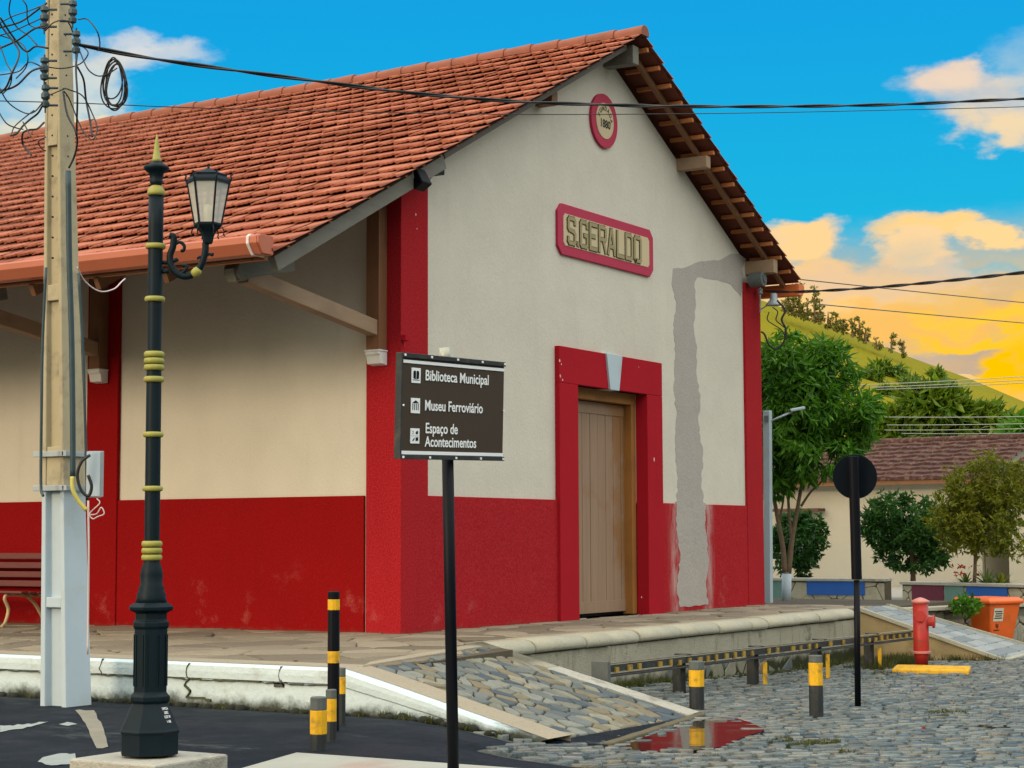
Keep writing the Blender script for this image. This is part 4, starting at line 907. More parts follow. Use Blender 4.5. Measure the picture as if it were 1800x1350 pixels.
def icon(v0, v1, fn):
    u0, u1 = .09, .172; ic = mesh('pictogram', bandm(v0, v1, u0, u1, .001, .0015), mSIGNW, panel); m = MB()
    def q(pts): m.prism([sp(u0+(u1-u0)*a, v0+(v1-v0)*b, .0026) for a, b in pts], nS*.0008)
    fn(q); mesh('pictogram_mark', m, mBLK, ic)
def book(q):
    q([(.18, .30), (.47, .24), (.47, .74), (.40, .82), (.25, .80), (.18, .72)]); q([(.53, .24), (.82, .30), (.82, .72), (.75, .80), (.60, .82), (.53, .74)]); q([(.1, .17), (.9, .17), (.9, .21), (.1, .21)])
def museum(q):
    q([(.12, .66), (.88, .66), (.5, .86)]); [q([(.15+.2*k, .2), (.23+.2*k, .2), (.23+.2*k, .62), (.15+.2*k, .62)]) for k in range(4)]
def events(q):
    q([(.58, .62), (.8, .62), (.85, .8), (.7, .84), (.58, .75)]); q([(.2, .18), (.42, .40), (.45, .30), (.3, .14)]); q([(.58, .16), (.88, .2), (.84, .42), (.56, .40)]); q([(.18, .62), (.3, .62), (.3, .65), (.18, .65)]); q([(.27, .62), (.3, .62), (.3, .82), (.27, .82)]); q([(.18, .79), (.3, .79), (.3, .82), (.18, .82)]); q([(.05, .49), (.95, .49), (.95, .505), (.05, .505)])
icon(.72, .865, book); icon(.43, .575, museum); icon(.14, .285, events)
m = MB(); m.smooth = True; pA, pB = at(784, 640, 9.87), at(798, 1395, 9.80); m.tube([pB-Vector((0, 0, .1)), pA], .031, 20); mesh('pole', m, mBLK, sg)
m = MB(); m.smooth = True; m.tube([pA, at(781, 611, 9.87)], .029, 20); mesh('pole_cap', m, simple('clear_grey_cap', (.40, .42, .36), .3, .1, 5, 0), sg)
# pavement island under the sign
pvt = MB(); pts = [onz(400, 1356, .36), onz(520, 1322, .36), onz(945, 1352, .36), onz(945, 1500, .36), onz(300, 1500, .36)]
pvt.prism(pts, (0, 0, -.2)); tag(mesh('pavement', pvt, simple('stained_pavement', (.33, .34, .30), .8, .2, 3, .4, 25, dirt=(.32, .14, .10), dirt_amt=.45, dsc=2.2), bevel=.012), kind='structure')
# worn road markings on the asphalt, thin sheets 4 mm above
mk_ = MB()
def mark(pxs): mk_.poly([(p.x, p.y, g(p.x, p.y)+.017) for p in (onG(a, b) for a, b in rough(pxs))])
mark([(0, 1279), (40, 1278), (85, 1272), (70, 1277), (40, 1285), (0, 1291)]); mark([(66, 1344), (75, 1336), (100, 1330), (132, 1329), (134, 1345), (100, 1350), (80, 1349)]); mark([(103, 1277), (118, 1273), (136, 1277), (120, 1280)])
tag(mesh('road_marking', mk_, simple('worn_road_paint', (.26, .30, .29), .8, .2, 9, .2)), kind='structure')
mp = MB(); mk_ = mp; mark([(132, 1252), (165, 1252), (180, 1280), (190, 1317), (170, 1320), (158, 1296), (150, 1275)]); tag(mesh('mud_trail', mp, simple('pale_mud', (.20, .19, .15), .9, .3, 6, .4, 30)), kind='structure')
# ------------------------------------------------------------------ street lamp on its plinth
lc = Vector((-8.13, -3.895)); dL = 10.76; sL = dL/FPX
pn = MB(); pn.box(lc.x-.31, lc.x+.31, lc.y-.325, lc.y+.325, .2, .36); tag(mesh('concrete_plinth', pn, mCONC, bevel=.012, loc=(lc.x, lc.y, .2)), 'square mossy concrete plinth under the ornate street lamp', 'plinth')
lp = thing('street_lamp', 'ornate dark iron street lamp with olive rings and a hexagonal lantern', 'street lamp', (lc.x, lc.y, .36))
_lh = Vector((lc.x, lc.y, 0))-Vector((CAMP.x, CAMP.y, 0))
def hz(y):
    v = ray(268, y-1); return CAMP.z + v.z*_lh.length/math.hypot(v.x, v.y)
def prof(l): return [(hz(y), r*sL) for y, r in l]
m = MB(); m.lathe(prof([(1326, 52), (1290, 52), (1285, 55), (1280, 52), (1236, 32), (1232, 36), (1224, 36), (1219, 31), (1216, 30), (1106, 30), (1102, 33), (1094, 33), (1090, 29), (1078, 29), (1073, 40), (1067, 41), (1060, 30)]), lc, 8, math.pi/8); mesh('base', m, mBLACK, lp, .004)
m = MB()
for k in range(8):
    a = math.pi/8+math.pi/4*(k+.5); r = 30*sL*math.cos(math.pi/8)+.002; c = Vector((lc.x+r*math.cos(a), lc.y+r*math.sin(a), 0)); t_ = Vector((-math.sin(a), math.cos(a), 0))
    for s_ in (-1, 1): m.obox(c+t_*s_*.026+Vector((0, 0, (hz(1206)+hz(1116))/2)), t_*.003, Vector((math.cos(a), math.sin(a), 0))*.003, (0, 0, (hz(1116)-hz(1206))/2))
mesh('panel_mouldings', m, mBLACK, lp)
m = MB(); m.smooth = True; m.lathe(prof([(1062, 29), (1052, 25), (1046, 26), (1040, 22), (1034, 23), (1028, 19), (1012, 20), (1000, 18), (992, 15), (985, 13.5), (960, 13.5), (660, 13.2), (640, 12), (400, 13.3), (338, 13.3)]), lc, 28); mesh('shaft', m, mBLACK, lp)
for y in (957, 969, 981, 860, 765, 668, 647, 635.5, 624, 527, 434):
    m = MB(); m.smooth = True; q = 5.3 if y not in (860, 765, 527, 434) else 4.8; m.lathe(prof([(y+q, 13.6)] + [(y+q*math.cos(a), 13.6+4.6*math.sin(a)**.7) for a in lin(.3, 2.84, 7)] + [(y-q, 13.6)]), lc, 28); mesh('ring', m, mYRING, lp)
m = MB(); m.smooth = True; m.lathe(prof([(345, 13.5), (344, 15.5), (340, 16), (334, 14.5), (329, 10.5), (327, 8)]), lc, 28); mesh('dome_collar', m, mYRING, lp)
m = MB(); m.smooth = True; m.lathe(prof([(328, 8), (325, 10), (320, 12), (318, 11), (306, 13), (303, 17), (300, 21), (296, 23), (293, 21), (290, 14), (286, 10), (284, 6)]), lc, 24); mesh('capital', m, mBLACK, lp)
m = MB(); m.smooth = True; m.lathe(prof([(286, 8), (281, 8.5), (279, 7), (262, 5), (248, 3), (237, .6)]), lc, 16); mesh('spike', m, mYRING, lp)
ad = Vector((CR.x, CR.y, 0)).normalized()
def lpnt(px, py, dd=0): return Vector((lc.x, lc.y, 0)) + ad*((px-271)*sL) + Vector((0, 0, hz(py)))
m = MB(); m.smooth = True
m.tube(smooth([lpnt(282, 462), lpnt(296, 462), lpnt(308, 458), lpnt(311, 456)]), .012, 10)
m.tube(smooth([lpnt(296, 415), lpnt(303, 418), lpnt(302, 435), lpnt(297, 450), lpnt(299, 466), lpnt(308, 480), lpnt(322, 487), lpnt(337, 484), lpnt(350, 472), lpnt(357, 455), lpnt(360, 440), lpnt(360, 428)]), .02, 12, radii=None)
m.tube(smooth([lpnt(300, 438), lpnt(306, 430), lpnt(315, 427), lpnt(322, 433), lpnt(321, 441), lpnt(316, 442)]), .010, 8); m.tube(smooth([lpnt(316, 484), lpnt(326, 474), lpnt(326, 468), lpnt(319, 468)]), .009, 8)
m.tube(smooth([lpnt(360, 452), lpnt(367, 448), lpnt(372, 450), lpnt(373, 446)]), .008, 8); m.tube(smooth([lpnt(356, 452), lpnt(350, 453), lpnt(345, 456)]), .008, 8)
m.tube([lpnt(283, 478), lpnt(296, 478)], .014, 8); arm = mesh('scroll_arm', m, mBLACK, lp, recalc=False)
m = MB(); m.smooth = True; m.tube([lpnt(337, 484.5), lpnt(341, 482), lpnt(346, 477.5), lpnt(349, 474)], .026, 12, radii=[.021, .028, .028, .022]); mesh('arm_ring', m, mYRING, arm)
lq = lpnt(364, 0); lq = (lq.x, lq.y); ph = math.atan2(ad.y, ad.x)
lan = mesh('lantern', (lambda m: (m.lathe(prof([(430, 8), (428, 9), (418, 11), (410, 14), (405, 19), (399, 25), (395, 25)]), lq, 6, ph), m)[1])(MB()), mBLACK, lp, .003)
def hx(k, r, y): a = ph+math.pi/3*k; return Vector((lq[0]+r*sL*math.cos(a), lq[1]+r*sL*math.sin(a), hz(y)))
m = MB()
for k in range(6):
    m.bar(hx(k, 24, 396), hx(k, 38, 322), .009, .009); m.bar(hx(k, 24, 396), hx(k+1, 24, 396), .012, .012); m.bar(hx(k, 38, 322), hx(k+1, 38, 322), .012, .014)
    m.tube(smooth([hx(k, 38, 324), hx(k, 41, 316), hx(k, 40, 310), hx(k, 44, 308)]), .005, 6); m.tube(smooth([hx(k, 25, 400), hx(k, 29, 408), hx(k, 28, 414), hx(k, 31, 417)]), .004, 6)
mesh('lantern_frame', m, mBLACK, lan)
m = MB(); m.lathe(prof([(320, 40), (317, 38), (312, 33), (309, 34), (298, 4), (296, 2)]), lq, 6, ph); m.lathe(prof([(298, 2), (295, 2.5), (292, .8)]), lq, 8); mesh('lantern_roof', m, mBLACK, lan, .002)
m = MB(); [m.poly([hx(k, 23.4, 396), hx(k+1, 23.4, 396), hx(k+1, 37.2, 322), hx(k, 37.2, 322)]) for k in range(6)]; mesh('lantern_glass', m, mGLASS, lan)
m = MB(); m.smooth = True; m.lathe(prof([(396, 3), (390, 3), (384, 6), (372, 8), (364, 7), (360, 3)]), lq, 14); mesh('bulb', m, mBULB, lan)
m = MB(); m.smooth = True; m.lathe(prof([(360, 3.5), (345, 3.5), (325, 3)]), lq, 10); mesh('bulb_holder', m, mGREYP, lan)
# stencilled writing on the flared foot
a_ = -math.pi/2-.32+.25; yy = 1255
m = None
for k, (t_, y_) in enumerate((('DMCA', 1245), ('2002', 1252), ('LUZ M', 1259), ('1 AB', 1267))):
    aa = math.radians(225+22.5+22.5); r = (32+(y_-1236)*.455)*sL*math.cos(math.pi/8)+.001; nn = Vector((math.cos(aa), math.sin(aa), 0)); tt = Vector((-nn.y, nn.x, 0)); o_ = Vector((lc.x, lc.y, hz(y_+2)))+nn*(r+.005)
    q = text_mb(t_, .021, o_, tt, Vector((0, 0, 1))-nn*.45, nn, .8, .0008, 'CENTER'); m = q if m is None else join(m, q)
mesh('stencil_writing', m, mSIGNW, lp)
# ------------------------------------------------------------------ utility pole
pc = Vector((-5.20, -.38)); pz = g(pc.x, pc.y); dP = 14.95
up = thing('utility_pole', 'tall concrete utility pole, lower half whitewashed, in front of the kerb', 'utility pole', (pc.x, pc.y, pz))
def pole_x(z): t = (z-pz)/6.2; return pc + Vector((CR.x, CR.y))*(-.04-.165*t)
def pole_r(z): t = (z-pz)/6.2; return .144-.075*t        # half width
def pole_part(z0, z1, mt, name, nseg=6):
    m = MB(); Z_ = lin(z0, z1, nseg); secs = []
    for z in Z_:
        c = pole_x(z); r = pole_r(z); w_ = r*.36; dpt = r*.45
        pts = [(-r, -r), (r, -r), (r, r), (-r, r), (-r, r-w_), (-r+dpt, r-w_-.008), (-r+dpt, -r+w_+.008), (-r, -r+w_)]
        secs.append([(c.x+a, c.y+b, z) for a, b in pts])
    for s_ in secs: m.v += s_
    for i in range(nseg):
        for k in range(8): m.face((i*8+k, i*8+(k+1) % 8, i*8+8+(k+1) % 8, i*8+8+k))
    m.face(range(8)); m.face([nseg*8+k for k in range(8)]); return mesh(name, m, mt, up, .008)
zw = onx(100, 862, -5.35).z; zc_ = onx(100, 800, -5.35).z
pole_part(pz-.1, zw, mPBLUE, 'whitewashed_base'); pole_part(zw+.001, 7.2, mPCONC, 'concrete_shaft', 10)
def web(y0, y1, mt):   # solid crossbars in the recess
    z0, z1 = onx(100, y1, -5.35).z, onx(100, y0, -5.35).z; c = pole_x(z0); r = pole_r(z0); m = MB(); m.box(c.x-r+.006, c.x-r*.3, c.y-r*.62, c.y+r*.62, z0, z1); mesh('crossbar', m, mt, up, .006)
web(500, 528, mPCONC); web(785, 862, mPCONC); web(1050, 1068, mPBLUE); 
z0 = onx(100, 255, -5.35).z; c = pole_x(z0); r = pole_r(z0); m = MB(); m.box(c.x-r+.001, c.x-r*.3, c.y-r*.60, c.y+r*.60, z0, 7.19); mesh('upper_web', m, mPCONC, up)
m = MB(); z = 3.9
while z < 7: c = pole_x(z); r = pole_r(z); m.tube([(c.x-r-.002, c.y, z), (c.x-r+.01, c.y, z)], .008, 8); m.tube([(c.x, c.y-r-.002, z), (c.x, c.y-r+.01, z)], .008, 8); z += .17
mesh('bolt_holes', m, mBLK, up)
for y in (798, 858):
    z = onx(100, y, -5.35).z; c = pole_x(z); r = pole_r(z); m = MB(); m.box(c.x-r-.03, c.x-r-.008, c.y-r-.06, c.y+r+.07, z-.022, z+.022); m.box(c.x-r-.03, c.x+r+.02, c.y-r-.03, c.y-r-.012, z-.02, z+.02); mesh('steel_band', m, mSTEEL, up, .003)
# conduits running up the pole
def vpt(px, py, d_=14.72): return at(px, py, d_)
cable('conduit', [vpt(120, 300), vpt(122, 460), vpt(126, 600), vpt(128, 760), vpt(128, 838)], .023, mGCABLE, 'thick blue grey conduit strapped up the front of the utility pole', 'conduit')
cable('conduit', [vpt(81, 470, 14.85), vpt(75, 600, 14.85), vpt(73, 720, 14.85), vpt(72, 850, 14.85), vpt(76, 872, 14.8)], .012, mGCABLE, 'slim grey conduit down the left edge of the utility pole', 'conduit')
cable('conduit', [vpt(138, 480, 14.9), vpt(146, 620, 14.9), vpt(150, 760, 14.9), vpt(153, 880, 14.9)], .012, mGCABLE, 'slim grey conduit down the right edge of the utility pole', 'conduit')
cable('conduit', [vpt(127, 838, 14.66), vpt(128, 860, 14.64), vpt(138, 880, 14.64), vpt(152, 897, 14.64)], .018, mYCAB, 'yellow flexible conduit curving out below the grey one', 'conduit')
cable('white_wire', [vpt(155, 880, 14.75), vpt(156, 960, 14.75), vpt(155, 1060, 14.8), vpt(154, 1150, 14.8)], .008, mPALEC, 'pale wire running down the whitewashed pole edge', 'wire')
cable('white_wire', [vpt(158, 905, 14.7), vpt(170, 903, 14.7), vpt(178, 892, 14.7), vpt(183, 903, 14.7), vpt(172, 908, 14.7), vpt(163, 912, 14.7), vpt(158, 902, 14.7), vpt(175, 885, 14.7), vpt(170, 876, 14.7)], .005, mPALEC, 'tangled loose white wire below the meter box', 'wire')
cable('service_cable', [vpt(158, 800, 14.7), vpt(143, 812, 14.66), vpt(136, 835, 14.66), vpt(142, 860, 14.66), vpt(155, 872, 14.66), vpt(161, 855, 14.66), vpt(155, 835, 14.66)], .013, mCABLE, 'black cable looping beside the meter box', 'cable')
bxm = thing('meter_box', 'pale grey metal meter box clamped to the right of the utility pole', 'box', tuple(at(167, 875, 14.9)))
a, b = at(154, 793, 14.9), at(180, 874, 14.9); m = MB(); c = (a+b)/2; m.obox(c, CR*.06, _F*.05, Vector((0, 0, (a.z-b.z)/2))); mesh('box_body', m, mSTEEL, bxm, .006); m = MB(); m.obox(c-_F*.054+Vector((0, 0, 0)), CR*.052, _F*.004, Vector((0, 0, (a.z-b.z)/2-.01))); mesh('door', m, mPBLUE, bxm, .003)
# insulator racks and cable tangle
for i, (px, py) in enumerate(((78, 32), (78, 122), (80, 170), (134, 75), (128, 22))):
    P = at(px, py, 14.8); t_ = mesh('insulator_rack', (lambda m: (m.lathe([(P.z+.10, .012), (P.z+.09, .03), (P.z+.06, .034), (P.z+.045, .018), (P.z+.02, .036), (P.z-.01, .036), (P.z-.03, .018), (P.z-.05, .034), (P.z-.08, .03), (P.z-.09, .012)], (P.x, P.y), 12), m.tube([P+Vector((0, 0, .12)), P-Vector((0, 0, .13))], .007, 6), m.tube([P+CR*(.10 if px < 100 else -.10)+Vector((0, 0, .07)), P+Vector((0, 0, .07))], .010, 6), m.tube([P+CR*(.10 if px < 100 else -.10)-Vector((0, 0, .07)), P-Vector((0, 0, .07))], .010, 6), m)[-1])(MB()), mGCABLE, up)
loose = [
 [(82, 5), (60, 22), (35, 38), (0, 48), (-40, 60)], [(80, 8), (50, 20), (20, 30), (-20, 52)], [(78, 30), (50, 42), (20, 57), (0, 62), (-30, 75)], [(80, 45), (58, 52), (30, 70), (0, 84)],
 [(30, -10), (45, 8), (48, 30), (52, 44), (68, 50), (82, 47)], [(20, -10), (16, 20), (30, 48), (50, 62), (65, 80)], [(-10, 15), (2, 45), (28, 80), (33, 100), (22, 128), (10, 155), (-10, 170)], [(-10, 60), (18, 68), (40, 78), (49, 100), (45, 120), (28, 138)],
 [(0, 80), (12, 110), (20, 128), (18, 150), (5, 165)], [(78, 118), (55, 126), (30, 150), (5, 158), (-20, 150)], [(75, 120), (62, 112), (50, 110), (35, 125), (10, 131), (-15, 134)], [(76, 180), (60, 196), (45, 200), (20, 185), (5, 165), (-15, 120)],
 [(74, 186), (66, 200), (52, 210), (40, 222), (30, 235), (18, 238)], [(60, 195), (42, 208), (25, 224), (20, 238)], [(40, 215), (48, 228), (54, 240)], [(78, 215), (66, 226), (50, 229), (40, 235), (40, 252), (50, 268), (55, 272)],
 [(-10, 185), (10, 215), (28, 224), (40, 228)], [(80, 240), (68, 250), (75, 262), (80, 266)], [(0, 30), (20, 60), (45, 90), (62, 82), (85, 85)],
 [(134, 76), (128, 60), (118, 38), (95, 40), (80, 55)], [(138, 34), (150, 32), (160, 38), (172, 58), (176, 80), (172, 90)], [(136, 88), (134, 120), (136, 170), (134, 215), (134, 240)], [(140, 90), (152, 118), (162, 130), (176, 133), (192, 130), (205, 120)],
 [(110, 155), (122, 158), (145, 170), (162, 200), (170, 225), (166, 243), (155, 242), (142, 222), (122, 175), (112, 160)], [(136, 118), (146, 140), (152, 175), (158, 215), (163, 240)], [(82, 170), (100, 162), (115, 155)], [(80, 118), (110, 120), (140, 112), (154, 95), (150, 84), (138, 80)],
 [(112, 160), (118, 200), (132, 230), (136, 250), (130, 275), (122, 295)]]
for k, pts in enumerate(loose):
    dd = 14.75+U(-.12, .12) if k > 18 else 14.7+U(-.3, .3)
    cable('loose_cable', [at(x+U(-1, 1), y+U(-1, 1), dd + (.12*math.sin(i*1.3+k))) for i, (x, y) in enumerate(pts)], (.0085 if k % 3 == 0 else .0055), mCABLE, 'loose black cable tangled in the air left of the utility pole head' if k < 19 else 'loose black cable hanging off the right side of the pole head', 'cable', 'loose cables left of the pole head' if k < 19 else 'loose cables right of the pole head', 5)
co = MB(); co.smooth = True
for k in range(6):
    c = at(199+U(-3, 3)+k, 141+k*2.2, 14.9); rx, ry = (15+U(-3, 5))*14.9/FPX, (36+U(-5, 8))*14.9/FPX; tl_ = U(-.18, .12); pts = []
    for j in range(33): a = 2*math.pi*j/32; x, y = rx*math.cos(a)*(1.15-.25*math.sin(a)), ry*math.sin(a); pts.append(c+CR*(x*math.cos(tl_)-y*math.sin(tl_))+CU*(x*math.sin(tl_)+y*math.cos(tl_))+_F*.01*math.sin(a*2+k))
    co.tube(pts, .0065, 6)
tag(mesh('cable_coil', co, mCABLE, recalc=False), 'spare cable coiled in an oval and hung from the overhead cable', 'cable coil')
cable('white_wire', [at(136, 470, 15.2), at(150, 495, 15.4), at(175, 512, 15.6), at(200, 508, 15.8), at(214, 495, 16), at(220, 490, 16.2)], .006, mPALEC, 'pale wire drooping under the gutter behind the pole', 'wire')
# ------------------------------------------------------------------ bench
bn = thing('park_bench', 'slatted dark red bench with cream iron legs against the red wall', 'bench', (-.6, 5.9, .6))
for k, (x, z) in enumerate(((-.22, 1.08), (-.24, 1.19), (-.26, 1.30), (-.30, 1.41))): m = MB(); m.obox((x+.1, 5.55, z), (.014, 0, 0), (0, .85, 0), (0, 0, .036)); mesh('back_slat', m, mBENCHR, bn, .006)
for k in range(4): m = MB(); m.obox((-.82+k*.14, 5.55, 1.0-.008*k), (.055, 0, 0), (0, .85, 0), (0, 0, .013)); mesh('seat_slat', m, mBENCHR, bn, .006)
for y in (4.98, 6.12):
    m = MB(); m.smooth = True; m.tube(smooth([(-.90, y, .60), (-.84, y, .66), (-.80, y, .80), (-.86, y, .93), (-.78, y, .97), (-.5, y, .95), (-.30, y, .94), (-.24, y, 1.0), (-.12, y, 1.2), (-.18, y, 1.45)]), .020, 8); m.tube(smooth([(-.50, y, .94), (-.38, y, .85), (-.28, y, .72), (-.20, y, .60)]), .022, 8); mesh('leg', m, mBENCHC, bn, recalc=False)
# ------------------------------------------------------------------ hydrant
hp = onz(1620, 1160, .0); dH = (hp-CAMP).dot(_F); sH = dH/FPX; hg = g(hp.x, hp.y)
sb = MB(); c1, c2 = onz(1567, 1172, -.02), onz(1703, 1174, -.02); vv = (c2-c1); vv.z = 0; per = Vector((-vv.y, vv.x, 0)).normalized()
sb.prism([tuple(Vector((c1.x, c1.y, hg+.055))), tuple(Vector((c2.x, c2.y, hg+.055))), tuple(Vector((c2.x, c2.y, hg+.055))+per*.75), tuple(Vector((c1.x, c1.y, hg+.055))+per*.85)], (0, 0, -.25)); tag(mesh('yellow_base_slab', sb, mYEL, bevel=.02, loc=(hp.x, hp.y, hg)), 'low yellow painted slab under the red hydrant', 'slab')
hy = thing('fire_hydrant', 'red fire hydrant with faded domed cap on the yellow slab', 'fire hydrant', (hp.x, hp.y, hg+.05))
def hh(y): return hg+.05+(1161-y)*sH
m = MB(); m.smooth = True; m.lathe([(hh(y), r*sH) for y, r in ((1163, 11), (1142, 13), (1141, 13.5), (1054, 13.5))], (hp.x, hp.y), 24); mesh('barrel', m, mHYD, hy)
m = MB(); m.lathe([(hh(y), r*sH) for y, r in ((1142.5, 17), (1139, 17.5), (1138.5, 14))], (hp.x, hp.y), 24); mesh('flange', m, mHYDP, hy)
m = MB(); m.smooth = True; m.lathe([(hh(y), r*sH) for y, r in ((1056, 13), (1053, 16.5), (1051, 16), (1047, 8), (1045, 2))], (hp.x, hp.y), 24); mesh('cap', m, mHYDP, hy)
def noz(px, py, vec, r, l, k): c = Vector((hp.x, hp.y, hh(py))); v = Vector(vec).normalized(); m = MB(); m.tube([c+v*.04, c+v*(.10+l), c+v*(.10+l), c+v*(.13+l)], r, 6 if k else 16, radii=[r*.8, r*.8, r*1.15, r*1.1]); return m
fw = -Vector((_F.x, _F.y, 0)); mesh('nozzle', noz(0, 1077, fw-ad*.25, .075, .01, 1), mHYD, hy, .004); mesh('nozzle', noz(0, 1087, fw*.35+ad, .075, .05, 0), mHYD, hy, .004)
# ------------------------------------------------------------------ orange wheeled bin
bp = at(1738, 1150, 28.2); bp.z = -.12; dB = 28.2; sB = dB/FPX
bi = thing('wheelie_bin', 'orange plastic wheeled bin with a white notice, beyond the far ramp', 'bin', tuple(bp)); q = Vector((-.42, -.91, 0)).normalized(); q2 = Vector((-q.y, q.x, 0))
def bsec(z, hwid, hdep, c=bp): return [tuple(Vector((c.x, c.y, z))+q2*a*hwid+q*b*hdep) for a, b in ((-1, -1), (1, -1), (1, 1), (-1, 1))]
zt = at(1745, 1060, dB).z; m = MB(); m.v = bsec(bp.z+.05, .23, .26)+bsec(zt, .34, .36); [m.face(f) for f in ((3, 2, 1, 0), (4, 5, 6, 7), (0, 1, 5, 4), (1, 2, 6, 5), (2, 3, 7, 6), (3, 0, 4, 7))]; mesh('bin_body', m, mORANGE, bi, .03, 3)
m = MB(); m.v = bsec(zt-.01, .37, .39)+bsec(zt+.04, .38, .40)+bsec(zt+.09, .33, .34); [m.face(f) for f in ((3, 2, 1, 0), (8, 9, 10, 11))]; [m.face((r*4+k, r*4+(k+1) % 4, r*4+4+(k+1) % 4, r*4+4+k)) for r in range(2) for k in range(4)]; mesh('lid', m, mORANGE, bi, .02, 3)
m = MB(); v0 = bp-q*.0; [m.tube([Vector((bp.x, bp.y, bp.z+.09))-q*.30+q2*(s_*.24-.03), Vector((bp.x, bp.y, bp.z+.09))-q*.30+q2*(s_*.24+.03)], .09, 14) for s_ in (-1, 1)]; mesh('wheels', m, mBLK, bi)
fc = lambda u, v, e=.0: (lambda z: Vector((bp.x, bp.y, z)) + q*(.26+(.10)*(z-bp.z-.05)/(zt-bp.z-.05)+.006+e) + q2*(-u))(bp.z+.05+(zt-bp.z-.05)*v)
m = MB(); m.poly([fc(.04, .60), fc(.25, .60), fc(.25, .90), fc(.04, .90)]); nt_ = mesh('notice', m, simple('notice_cream', (.62, .58, .45), .6, .05, 8, 0), bi)
m = MB(); [m.poly([fc(.065, v), fc(.225, v), fc(.225, v+.025), fc(.065, v+.025)]) for v in ()]
for k in range(4): m.poly([fc(.06+.01*(k % 2), .66+.05*k, .002), fc(.23-.012*(k % 3), .66+.05*k, .002), fc(.23-.012*(k % 3), .685+.05*k, .002), fc(.06+.01*(k % 2), .685+.05*k, .002)])
m.poly([fc(.13, .44, .002), fc(.15, .44, .002), fc(.15, .54, .002), fc(.13, .54, .002)]); m.poly([fc(.16, .46, .002), fc(.175, .46, .002), fc(.19, .55, .002), fc(.17, .55, .002)]); m.poly([fc(.10, .39, .002), fc(.22, .39, .002), fc(.22, .41, .002), fc(.10, .41, .002)])
mesh('printed_marks', m, mDKLET, nt_)
# ------------------------------------------------------------------ planters with painted panels
def planter(a, b, ztop, zbot, th_, label, panels, gid):
    a = Vector((a.x, a.y, 0)); b = Vector((b.x, b.y, 0)); dr_ = (b-a).normalized(); n__ = Vector((dr_.y, -dr_.x, 0)); n__ = n__ if n__.dot(CAMP-a) > 0 else -n__; L_ = (b-a).length
    t = thing('planter_wall', label, 'planter', tuple(a+Vector((0, 0, zbot))), 'low stone planters in front of the houses')
    m = MB(); m.obox((a+b)/2+Vector((0, 0, (ztop+zbot)/2))-n__*th_, dr_*L_/2, n__*th_, (0, 0, (ztop-zbot)/2)); mesh('masonry', m, mJOINT, t)
    mesh('stone_facing', stones(voronoi(0, L_, zbot, ztop-.04, .42, .16), lambda u, v, z: a+dr_*u+n__*z+Vector((0, 0, v)), .008, .012, .03), mCOPING, t)
    m = MB(); m.obox((a+b)/2+Vector((0, 0, ztop+.0))-n__*(th_-.02), dr_*(L_/2+.02), n__*(th_+.03), (0, 0, .025)); mesh('capping', m, mCONC, t, .008)
    for u0, u1, v0, v1, mt in panels: m = MB(); m.obox(a+dr_*(u0+u1)/2*L_+n__*.022+Vector((0, 0, zbot+(ztop-zbot)*(v0+v1)/2)), dr_*(u1-u0)/2*L_, n__*.008, (0, 0, (ztop-zbot)*(v1-v0)/2)); mesh('painted_panel', m, mt, t, .003)
    return t
planter(at(1345, 1060, 33), at(1556, 1064, 32), at(1450, 1019, 32.5).z, .45, .2, 'stone planter wall with one long blue panel, beyond the station corner', [(.36, .84, .34, .97, mBLUEM), (.0, .18, 0, .97, mTEAL)], 0)
planter(at(1587, 1060, 31.5), at(1830, 1070, 29), at(1600, 1025, 31.4).z, .45, .2, 'stone planter wall with maroon and blue panels, behind the bin', [(.08, .32, .18, .95, mMAROON), (.33, .47, .1, .95, mTEAL), (.49, .78, .45, .95, mBLUEM)], 1)
